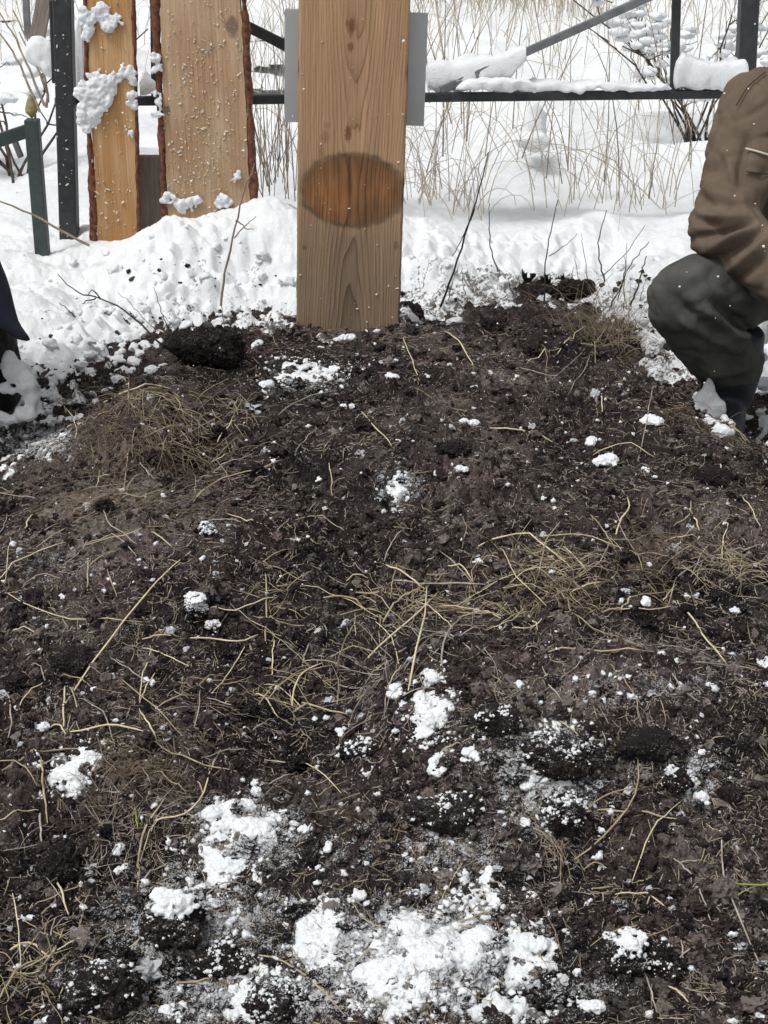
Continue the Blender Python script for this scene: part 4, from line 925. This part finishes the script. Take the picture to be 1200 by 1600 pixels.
# ------------------------------------------------------------------ people
def chain(pts, step=.22):
    """pts: [(xyz, r)] -> round sections along the limb"""
    out = []
    for (a, ra), (b, rb) in zip(pts[:-1], pts[1:]):
        a, b = np.asarray(a, float), np.asarray(b, float); ra_, rb_ = np.asarray(ra, float), np.asarray(rb, float)
        n = max(2, int(np.linalg.norm(b - a) / (min(ra_.min(), rb_.min()) * step)) + 1)
        for t in np.linspace(0, 1, n): out.append((a + (b - a) * t, ra_ + (rb_ - ra_) * t))
    return out
def creases(co, lam, amp, st=(1, 1, 2.0)):
    w = co * np.array(st) / lam; w = w + .5 * perlin3(w * .7)[:, None]
    a = 1 - np.abs(perlin3(w)) * 2.2; b = 1 - np.abs(perlin3(w * 1.9 + 7)) * 2.2
    return -amp * sstep(.45, 1, a) + amp * .5 * sstep(-.2, .5, perlin3(w * .8 + 3)) - amp * .45 * sstep(.5, 1, b)
def folds(lst, Yfront=1e9):
    """cloth folds: segments in photo px on the cloth's front with width px and height m"""
    def fn(co, nn):
        px, py, _ = proj(co[:, 0], co[:, 1], co[:, 2]); d = np.zeros(len(co)); fr = sstep(.35, -.1, nn[:, 1])
        for x0, y0, x1, y1, w, h in lst:
            vx, vy = x1 - x0, y1 - y0; L = math.hypot(vx, vy); t = np.clip(((px - x0) * vx + (py - y0) * vy) / L ** 2, 0, 1)
            q = np.hypot(px - x0 - t * vx, py - y0 - t * vy - 3 * np.sin(t * 3)) / (w * .8)
            d += 1.5 * h * np.exp(-q ** 2) * fr * (.35 + .65 * np.sin(np.pi * np.clip(t * .9 + .1, 0, 1)))
        return d + creases(co, .12, .0042)
    return fn
def cloth(name, c0, c1, fine=700): 
    n = NT(name); n.color(n.ramp(n.noise(14, 4, .6), [(.3, c0), (.7, c1)])); n.rough(.88); n.bump(n.math('ADD', n.noise(fine, 2), n.noise(90, 3)), .0012, .5); return n.m
def hand(wrist, dirv, side, blobs):
    d = Vector(dirv).normalized(); up = Vector((0, 0, 1)); s = d.cross(up).normalized() * side; nrm = s.cross(d)
    w = Vector(wrist); palm = w + d * .05
    blobs += chain([(w, (.028, .028, .022)), (palm, (.036, .036, .018)), (w + d * .085, (.036, .034, .015))])
    for k, L in enumerate((.066, .075, .070, .055)):
        b = w + d * .088 + s * (-.030 + .020 * k); m1 = b + d * L * .45 - up * .006; m2 = m1 + (d * .75 - up * .7).normalized() * L * .35; tip = m2 + (d * .3 - up * .95).normalized() * L * .28
        blobs += chain([(b, .0098), (m1, .0092), (m2, .0085), (tip, .0072)], .4)
    t0 = w + d * .03 - s * .034; t1 = t0 + (d * .7 - s * .7).normalized() * .035; t2 = t1 + (d * .95 - s * .2 - up * .3).normalized() * .03
    blobs += chain([(t0, .014), (t1, .011), (t2, .009)], .35)
skin = mat_tint('skin', (.42, .24, .17), (.52, .32, .24), 30, .6, .0005, spec=.4)
hairm = mat_tint('hair', (.03, .02, .015), (.07, .05, .035), 200, .7, .002)
eye = mat_tint('eye', (.02, .015, .01), (.03, .02, .015), 10, .2, 0, spec=.5)
def person(cx, J, label, mats, jfolds, tfolds, hat_label, snow_boot=False):
    """J: joints of a crouching figure: hip/knee/ankle/toe, shoulder/elbow/wrist left and right, pelvis, chest, neck, head"""
    g = {k: np.asarray(v, float) for k, v in J.items()}
    b = chain([(g['pelvis'], (.13, .10, .10)), (g['chest'], (.15, .10, .13)), (g['neck'], (.07, .065, .06))])
    b += chain([(g['neck'], .055), (g['head'] + (0, .01, -.07), .055)])
    hd = g['head']; b += [(hd, (.076, .094, .10)), (hd + (0, -.02, -.06), (.058, .07, .06)), (hd + (0, .02, .03), (.078, .095, .09))]
    b += chain([(hd + (0, -.085, .02), .012), (hd + (0, -.112, -.018), .016)]) + [(hd + (0, -.085, -.058), (.026, .012, .007)), (hd + (0, -.085, -.072), (.022, .012, .007)), (hd + (0, -.072, -.098), (.026, .022, .02))]
    for s in (-1, 1): b += [(hd + (s * .078, .01, 0), (.010, .020, .032)), (hd + (s * .032, -.082, .035), (.022, .012, .008))]
    for k, s in (('r', 1), ('l', -1)):
        b += chain([(g['sh' + k], .05), (g['el' + k], .04), (g['wr' + k], .028)]); hand(g['wr' + k], g['wr' + k] - g['el' + k] + np.array([0, -.02, -.06]), s, b)
        b += chain([(g['hip' + k], .08), (g['kn' + k], .052), (g['an' + k], .036)])
    root = link('person', union('person', b, .006, 4), skin); tag(root, label, 'person')
    for s in (-1, 1):
        v, f = ICO[2]; e = link('eye', mesh_np('eye', v * .011 + hd + np.array([s * .032, -.083, .018]), f), eye, root)
    # jacket
    b = chain([(g['pelvis'] + (0, -.02, .04), (.19, .15, .10)), (g['belly'], (.20, .16, .12)), (g['chest'], (.205, .145, .15)), (g['chest'] + (0, 0, .12), (.15, .11, .07)), (g['neck'], (.085, .08, .045))])
    for k in 'rl':
        b += chain([(g['chest'] * .5 + g['sh' + k] * .5 + (0, 0, .03), .105), (g['sh' + k], .088), (g['sh' + k] * .45 + g['el' + k] * .55, .071), (g['el' + k], .069), (g['el' + k] * .4 + g['wr' + k] * .6, .062), (g['wr' + k] + (g['el' + k] - g['wr' + k]) * .1, .05)])
    me = union('jacket', b, .0055, 8, .004, .09, folds(jfolds)); jk = link('jacket', me, mats['jacket'], root)
    # trousers
    b = chain([(g['hipl'], .125), (g['hipr'], .125)]) + [(g['pelvis'], (.17, .14, .13))]
    for k in 'rl':
        m = g['kn' + k] * .5 + g['an' + k] * .5
        b += chain([(g['hip' + k], .105), (g['kn' + k] * .8 + g['hip' + k] * .2, .084), (g['kn' + k], .078), (m, .070), (g['an' + k] + (0, 0, .045), .068)])
    me = union('trousers', b, .0055, 8, .005, .08, folds(tfolds)); link('trousers', me, mats['trousers'], root)
    for k in 'rl':
        a, t = g['an' + k], g['toe' + k]
        b = chain([(a + (0, 0, .10), (.064, .066, .03)), (a + (0, 0, .02), (.062, .066, .05)), (a + (0, .02, -.04), (.056, .064, .038))]) + chain([(a + (0, .02, -.045), (.046, .05, .034)), (t * .6 + a * .4 + (0, 0, -.03), (.046, .05, .036)), (t + (0, 0, -.005), (.042, .045, .028))])
        bt = link('boot', union('boot', b, .006, 4, .001, .03), mats['boot'], root)
    b = [(hd + (0, .01, .055), (.094, .108, .075)), (hd + (0, .01, .02), (.092, .106, .03))]
    link('knit_hat', union('knit_hat', b, .006, 3, .0015, .01), mats['hat'], root)
    return root
# the crouching person at the right (most of the figure is outside the frame)
YR = 3.0
mid = P(1330, 300, 3.2)[0]
def mir(p): return np.array([2 * mid - p[0], p[1], p[2]])
J = dict(anr=P(1140, 596, 3.06), knr=P(1074, 468, 2.90), hipr=P(1275, 402, 3.22), shr=P(1186, 178, 3.12), elr=P(1128, 352, 2.98), wrr=P(1262, 470, 2.82))
J['toer'] = J['anr'] + np.array([-.05, -.17, -.075])
for k in ('an', 'kn', 'hip', 'sh', 'el', 'wr', 'toe'): J[k + 'l'] = mir(J[k + 'r'])
J['pelvis'] = P(1330, 415, 3.28); J['belly'] = P(1330, 370, 3.20); J['chest'] = P(1330, 225, 3.18); J['neck'] = P(1330, 75, 3.12); J['head'] = P(1330, -30, 3.07)
mats = dict(jacket=cloth('brown_jacket_cloth', (.098, .071, .051), (.140, .104, .077)), trousers=cloth('dark_trouser_cloth', (.040, .040, .036), (.082, .082, .074)),
            boot=mat_tint('navy_boot_rubber', (.012, .015, .021), (.028, .034, .045), 20, .5, .0008, spec=.4), hat=mat_tint('knit_wool', (.02, .02, .022), (.05, .05, .055), 200, .95, .002))
jf = [(1168,332,1078,300,13,-.014),(1174,338,1080,335,9,.013),(1176,350,1082,372,8,-.014),(1182,352,1095,395,9,.014),(1190,362,1108,412,8,-.013),(1196,375,1130,428,9,.012),(1168,215,1150,300,10,-.010),(1172,330,1120,318,7,.010),
      (1110,215,1160,190,14,.006),(1088,270,1150,250,12,-.006),(1135,240,1165,330,10,.008),(1200,395,1150,440,8,-.010),(1072,330,1120,350,9,-.009),(1085,385,1160,360,9,.008)]
tf = [(1060,470,1120,530,12,-.013),(1070,500,1150,545,10,.014),(1050,440,1100,420,16,.006),(1120,470,1175,520,12,-.016),(1110,490,1165,535,9,.014),(1130,530,1180,500,9,.014),(1100,555,1170,560,9,-.010),(1100,575,1178,572,9,.012),(1080,520,1120,580,11,.007)]
pr_ = person(mid, J, 'crouching person in brown jacket and dark trousers at the right edge of the photo', mats, jf, tf, None)
# white piping along the jacket's chest seam
jk = [c for c in pr_.children if c.name.startswith('jacket')][0]
n = len(jk.data.vertices); co = np.zeros(n * 3, np.float32); jk.data.vertices.foreach_get('co', co); co = co.reshape(-1, 3)
jpx, jpy, _ = proj(co[:, 0], co[:, 1], co[:, 2])
def on_jacket(x, y, off=.002):
    d = (jpx - x) ** 2 + (jpy - y) ** 2; k = np.argsort(d)[:40]; k = k[np.argmin(co[k, 1])]; return P(x, y, co[k, 1] - off)
def seam(pts, name, mat, r):
    q = resample(pts, 16); W_ = np.array([on_jacket(*a) for a in q]); W_[1:-1] = (W_[:-2] + W_[1:-1] + W_[2:]) / 3
    V, F = tubes(W_[None], np.full((1, 16), r), 6); return link(name, mesh_np(name, V, F), mat, pr_)
seam([(1165,232),(1182,236),(1204,243),(1240,250)], 'piping', mat_tint('pale_piping', (.5, .46, .38), (.62, .58, .5), 40), .0022)
seam([(1166,268),(1200,272),(1240,274)], 'pocket_seam', mat_tint('seam_thread', (.05, .035, .026), (.07, .05, .036), 40), .0016)
seam([(1196,112),(1168,135),(1150,165)], 'shoulder_seam', bpy.data.materials['seam_thread'], .0014)
# snow cone against the boot
def px_lump(pts, label, name='snow_lump', sub=4, amp=.28, mat='snow'):
    parts = []
    for x, y, Yd, rx, ry in pts:
        c = P(x, y, Yd); s = scale_at(c); parts.append((c, (rx / s, min(rx, ry) / s * .9, ry / s)))
    vx = .0035 if pts[0][2] < 4 else .008
    return tag(snow_mass(name, parts, vx, vx * 1.3, vx * 6, M[mat], lambda q: np.clip(.12 + .3 * perlin3(q / .02), 0, .5), 4, whole='broken' not in label), label, 'snow')
px_lump([(1100,642,2.94,32,18),(1104,625,2.94,20,18),(1108,606,2.95,9,16),(1108,594,2.95,4,12),(1118,640,2.93,16,20),(1084,640,2.93,16,10)], 'pointed white cone of snow against the navy boot of the person in brown')
px_lump([(1178,560,3.2,20,14),(1192,520,3.3,16,20),(1188,490,3.35,22,8),(1196,600,3.2,16,12)], 'broken snow behind the leg of the person in brown', sub=3)
# the person at the left edge: only the coat's hem and a snow-caked boot come into the frame
m2 = P(-200, 300, 3.15)[0]
def mir2(p): return np.array([2 * m2 - p[0], p[1], p[2]])
J = dict(anl=P(-14, 596, 3.12), knl=P(-62, 470, 2.92), hipl=P(-150, 452, 3.22), shl=P(-130, 190, 3.12), ell=P(-100, 352, 3.0), wrl=P(-160, 470, 2.85))
J['toel'] = J['anl'] + np.array([-.06, -.12, -.06])
for k in ('an', 'kn', 'hip', 'sh', 'el', 'wr', 'toe'): J[k + 'r'] = mir2(J[k + 'l'])
J['pelvis'] = P(-200, 450, 3.28); J['belly'] = P(-200, 370, 3.2); J['chest'] = P(-200, 225, 3.18); J['neck'] = P(-200, 75, 3.12); J['head'] = P(-200, -30, 3.07)
# mirror pairs so that 'r' lies to the smaller x, as the builder expects
Jm = {}
for k, v in J.items(): Jm[k] = v
mats2 = dict(jacket=cloth('navy_coat_cloth', (.024, .029, .045), (.042, .049, .070)), trousers=cloth('black_trouser_cloth', (.008, .008, .009), (.02, .02, .022)), boot=mat_tint('black_boot', (.006, .006, .007), (.016, .016, .017), 20, .5, .0008, spec=.4), hat=bpy.data.materials['knit_wool'])
p2r = person(m2, Jm, 'person in a dark navy coat crouching at the left edge, only hem and boot showing', mats2, [], [], None)
# the coat's skirt falling over the thigh to a pointed hem
out = np.array([(-150,330),(-60,360),(-4,398),(8,425),(18,462),(28,500),(52,534),(20,528),(-4,508),(-60,545),(-150,560)], float)
q = resample(np.r_[out, out[:1]], 80); cpt = np.array([-70, 460.])
rows_ = []
for f_, yo in [(0, .0), (.35, -.01), (.7, -.012), (.93, -.004), (1.0, .006), (.93, .016), (.5, .02), (0, .02)]:
    ww = cpt + (q - cpt) * f_; rows_.append([P(a, b_, 2.90 + yo + .05 * (a + 30) / 100 * (a > -30) + .006 * math.sin(a / 9)) for a, b_ in ww])
V = np.array(rows_); k = V.shape[1]; V = V + (.003 * perlin3(V / .05))[..., None]; i = np.arange(V.shape[0] * k).reshape(-1, k); F = np.stack([i[:-1, :-1], i[:-1, 1:], i[1:, 1:], i[1:, :-1]], -1).reshape(-1, 4)
link('coat_skirt', mesh_np('coat_skirt', V.reshape(-1, 3), F), mats2['jacket'], p2r)
px_lump([(14,566,3.0,14,20),(26,580,2.99,22,20),(42,600,2.98,17,22),(50,622,2.98,13,22),(40,646,2.97,18,13),(16,656,2.97,22,8),(-6,652,2.97,24,10),(8,606,2.99,12,10),(20,610,2.98,8,6),(-10,560,3.02,18,20)], 'thick white snow caked in a ring round the boot at the left edge', sub=4, amp=.16, mat='clean')
o = clod(24, 620, 26, 26, 'black soil showing inside the ring of snow on the left boot', .2)

# ------------------------------------------------------------------ twigs and weed stalks standing in the snow
def stalk(pts, Y0, r, label, mat='twig', branches=(), name='weed_stalk', cat='weed', lean=0.0):
    """pts in photo px from the root up; Y0 the root's distance, lean how far the tip leans away"""
    def line(p, ya, yb, r0, r1, n=14):
        q = resample(p, n); W_ = np.array([P(a, b_, ya + (yb - ya) * k / (n - 1)) for k, (a, b_) in enumerate(q)])
        W_[1:-1] += rng.normal(0, .0012, (n - 2, 3)); return tubes(W_[None], np.linspace(r0, r1, n)[None], 5)
    parts = [line(pts, Y0, Y0 + lean, r, r * .45)]
    for br in branches: parts.append(line(br, Y0 + lean * .5, Y0 + lean, r * .6, r * .3, 8))
    V, F = merge(parts); c = V[0].copy(); o = link(name, mesh_np(name, V - c, F), M[mat]); o.location = c; return tag(o, label, cat)
stalk([(688,480),(712,412),(735,345),(752,290),(763,238)], 3.45, .0028, 'long dark leaning weed stalk in the snow right of the post', branches=[[(735,345),(742,325),(746,305)],[(733,348),(718,380),(706,400)]])
stalk([(778,425),(767,390),(764,345),(765,318)], 3.6, .0018, 'short thin stalk in the snow right of the long leaning one')
stalk([(850,475),(852,400),(862,352),(872,312)], 3.6, .002, 'thin stalk with a side twig in the middle of the right-hand snow', branches=[[(858,400),(885,382),(902,365)]])
stalk([(945,440),(935,400),(936,370),(948,328)], 3.5, .002, 'forked weed stalk left of the crouching person', branches=[[(942,430),(975,400),(1008,352)]])
stalk([(955,480),(972,440),(985,410),(1014,378)], 3.4, .002, 'slender weed stalk beside the forked one', branches=[[(972,440),(978,420),(975,400)]])
stalk([(985,478),(995,455),(1003,425),(1010,400)], 3.35, .0026, 'thick dark twig nearest the knee of the crouching person')
stalk([(975,485),(975,440),(978,405),(980,380)], 3.42, .0014, 'hair-thin stalk among the weeds by the knee', 'weed')
stalk([(1014,310),(1020,270),(1024,240),(1027,225)], 4.3, .003, 'short grey stub of stem in the upper right snow', 'weed')
stalk([(345,478),(352,420),(366,365),(378,310),(398,255)], 3.9, .0035, 'pale jointed stalk in front of the wide plank', 'weed', [[(366,372),(385,350),(400,338)],[(368,345),(378,350),(388,360),(396,358)]])
stalk([(275,556),(236,524),(208,494),(178,476),(150,464)], 3.3, .003, 'dark bare twig arching left from the black clod', branches=[[(150,464),(125,460),(105,445),(90,428)],[(158,468),(150,460),(146,450),(138,460)],[(150,466),(138,468),(128,475)]], name='twig', cat='twig')
stalk([(118,496),(106,484),(93,473)], 3.5, .0018, 'tiny loose twig on the snow left of the arching one', name='twig', cat='twig')
stalk([(265,520),(253,490),(246,465),(240,448)], 3.5, .0014, 'thin upright twig behind the arching one', branches=[[(253,490),(265,503),(275,515)]], name='twig', cat='twig')
stalk([(270,530),(235,510),(210,480),(184,456)], 3.4, .0012, 'fine grey twig crossing above the arching one', 'weed', name='twig', cat='twig')
stalk([(140,384),(100,362),(50,335),(0,315),(-60,290)], 4.15, .004, 'grey stick slanting in front of the two left fence posts', 'weed', name='stick', cat='stick')
stalk([(352,520),(348,492),(346,470),(350,440)], 3.5, .0013, 'hair-thin stalk standing at the left of the post', 'weed')
for k, (x, y, h, dx) in enumerate([(700,470,60,18),(726,462,50,-6),(890,462,45,6),(905,470,70,-6),(965,470,60,22),(660,450,40,10),(1000,470,40,12),(920,455,90,-12)]):
    stalk([(x, y), (x + dx * .4, y - h * .5), (x + dx, y - h)], 3.45 + .03 * k, .0012, ['short twig close by the root of the long leaning stalk','stub of twig right of the long leaning stalk','twig stub behind the dark clods','slim twig over the snow heap','inclined twig in the weeds by the knee','little twig just right of the post edge','twig stub at the trouser leg','thin curved twig left of the forked stalk'][k])

# ------------------------------------------------------------------ dry grass beyond the fence (nobody could count it)
def meadow(name, n, px_rng, Y_rng, h_rng, r, mat, label, bend=.5, N=7):
    pxs = rng.uniform(*px_rng, n); Y = rng.uniform(*Y_rng, n); X = (pxs - 600) / FPX * (Y * CP + .43)
    cl = perlin2(X / .5 + 3, Y / .5); k = cl + rng.uniform(-.5, .5, n) > -.15; X, Y = X[k], Y[k]; n = len(X)
    T, _ = T_snow(X, Y); Z = Hmid(X, Y) + T - .03
    h = rng.uniform(*h_rng, n); a = rng.uniform(0, 2 * math.pi, n); s = np.linspace(0, 1, N)
    el = rng.normal(1.4, .22, n)[:, None] - (np.abs(rng.normal(0, bend, n)))[:, None] * s[None] ** 1.5 * 1.6
    st = h[:, None] / N
    Px = X[:, None] + np.cumsum(np.cos(el) * np.cos(a)[:, None] * st, 1); Py = Y[:, None] + np.cumsum(np.cos(el) * np.sin(a)[:, None] * st * .6, 1); Pz = Z[:, None] + np.cumsum(np.sin(el) * st, 1)
    V, F = tubes(np.stack([Px, Py, Pz], -1), (r * rng.uniform(.6, 1.3, n))[:, None] * np.linspace(1, .4, N)[None], 3)
    return tag(link(name, mesh_np(name, V, F), mat), label, 'grass', kind='stuff')
meadow('dry_grass', 900, (-300, 1500), (7.5, 11), (.4, 1.1), .0024, M['grass'], 'tall dry tan grass stalks standing in the snow far beyond the fence', .7)
meadow('bent_grass', 230, (380, 1300), (4.95, 6.8), (.25, .8), .0018, M['grass'], 'bent dry grass stems in the snow just beyond the fence', 1.0)
meadow('weed_stems', 100, (380, 1300), (5.0, 7.5), (.4, 1.0), .0026, M['weed'], 'darker weed stems standing among the dry grass beyond the fence', .3)
meadow('reed', 500, (560, 1020), (10.5, 12.5), (.5, 1.1), .0032, M['grass'], 'dense tan reeds at the top of the photo right of the post', .15)
meadow('seed_stalks', 60, (385, 470), (4.9, 5.6), (.3, .75), .0020, M['weed'], 'brown seedy stalks between the wide plank and the post', .35)
meadow('bent_grass', 130, (630, 760), (4.75, 5.1), (.2, .5), .0018, M['grass'], 'pale grass bent over the snow behind the metal plate', .9)
meadow('bent_grass', 60, (830, 1060), (4.75, 5.3), (.25, .6), .0018, M['grass'], 'pale grass bent low under the fence rail at right', .8)
# snowy shrub at the top right, snow-laden twigs and a grey board at the top left
def shrub(px, py, Y, n, spread, h, label, snow_n, kids):
    c = P(px, py, Y); T, _ = T_snow(np.array([c[0]]), np.array([Y])); c[2] = float(Hmid(np.array([c[0]]), np.array([Y]))[0] + T[0])
    root = empty('snowy_shrub', c, label, 'shrub'); parts = []; tips = []
    for _ in range(n):
        a = rng.uniform(0, 2 * math.pi); L = h * rng.uniform(.6, 1.1); p0 = np.array([rng.normal(0, .03), rng.normal(0, .03), -.03]); d = np.array([math.cos(a) * spread, math.sin(a) * spread * .6, 1.0]); d /= np.linalg.norm(d)
        s = np.linspace(0, 1, 8)[:, None]; ln = p0 + d * L * s + np.array([math.cos(a), math.sin(a), -.6]) * .22 * L * s ** 2.2 + rng.normal(0, .008, (8, 3)); parts.append((ln, .006)); 
        for _ in range(4):
            k = rng.integers(3, 7); d2 = d + rng.normal(0, .6, 3); d2 /= np.linalg.norm(d2); l2 = ln[k] + d2 * L * .3 * s + rng.normal(0, .004, (8, 3)); parts.append((l2, .003)); tips.append(l2)
    V, F = tubes(np.array([p for p, _ in parts]), np.array([np.linspace(r, r * .4, 8) for _, r in parts]), 4)
    link('branches', mesh_np('branches', V, F), M['twig'], root)
    sn = []
    for _ in range(snow_n):
        t = tips[rng.integers(len(tips))]; _seed[0] += 1; q = t[rng.integers(2, 8)]; r = rng.uniform(.008, .026); sn.append(blob(q + (0, 0, r * .5), (r * 1.5, r, r * .7), _seed[0], 2, .4))
    V, F = merge(sn); o = link('snow_load', mesh_np('snow_load', V, F), M['clean'], root); o['kind'] = 'stuff'; return root
shrub(1105, 60, 6.4, 16, .55, .85, 'dark-twigged shrub loaded with snow behind the right fence post', 260, True)
shrub(10, 150, 5.6, 9, .6, .7, 'snow-covered brown twigs behind the low green fence at top left', 90, True)
bd2 = bar(P(52, 92, 5.2), P(92, -120, 5.2), .05, 'leaning_board', M['greywood'], None, .02); tag(bd2, 'grey board leaning in the snow left of the tall fence post', 'board')
bd3 = bar(P(44, 60, 5.4), P(34, -120, 5.4), .022, 'stake', M['iron_grey'], None, .02); tag(bd3, 'thin dark grey stake in the snow at the top left', 'stake')
px_lump([(62,80,5.0,22,26),(78,100,4.98,14,20),(48,60,5.1,16,18),(30,70,5.1,16,20)], 'white heap of snow round the leaning board at top left', sub=4, amp=.2, mat='clean')
px_lump([(835,195,5.6,20,34),(832,222,5.55,30,14)], 'snow-covered stump beyond the fence rail at right', sub=4, amp=.15, mat='clean')
for k, pts in enumerate([[(70,165),(50,120),(25,60),(0,20)],[(72,168),(76,150),(60,110),(30,50)],[(62,175),(40,120),(15,70),(-20,30)],[(75,160),(70,120),(46,70),(20,15)]]):
    stalk(pts, 4.95 + .05 * k, .005, ['lowest of the bent pale stems arching at top left','bent pale stem hooking over at top left','leftmost bent pale stem at top left','bent pale stem nearest the leaning board'][k], 'weed', name='bent_stem', cat='weed', lean=.1)

# ------------------------------------------------------------------ snowflakes in the air
def flake(px, py, Y, r):
    c = P(px, py, Y); _seed[0] += 1; V, F = blob((0, 0, 0), (r, r * rng.uniform(.6, 1), r * rng.uniform(.7, 1.1)), _seed[0], 2, .5, 2)
    o = link('snowflake', mesh_np('snowflake', V, F), M['clean']); o.location = c
    tag(o, 'small white snowflake falling through the air', 'snowflake', 'falling snowflakes')
for px, py in [(1180,318),(1148,306),(1062,448),(1073,425),(1122,432),(1118,497),(1116,580),(1195,392)]: flake(px, py, 2.65, rng.uniform(.0006, .0019))
for _ in range(86): flake(rng.uniform(0, 1200), rng.uniform(0, 900), rng.uniform(1.6, 3.0), rng.uniform(.0007, .0017))
flake(1010, 940, .62, .0022); flake(1097, 1175, .62, .0018)
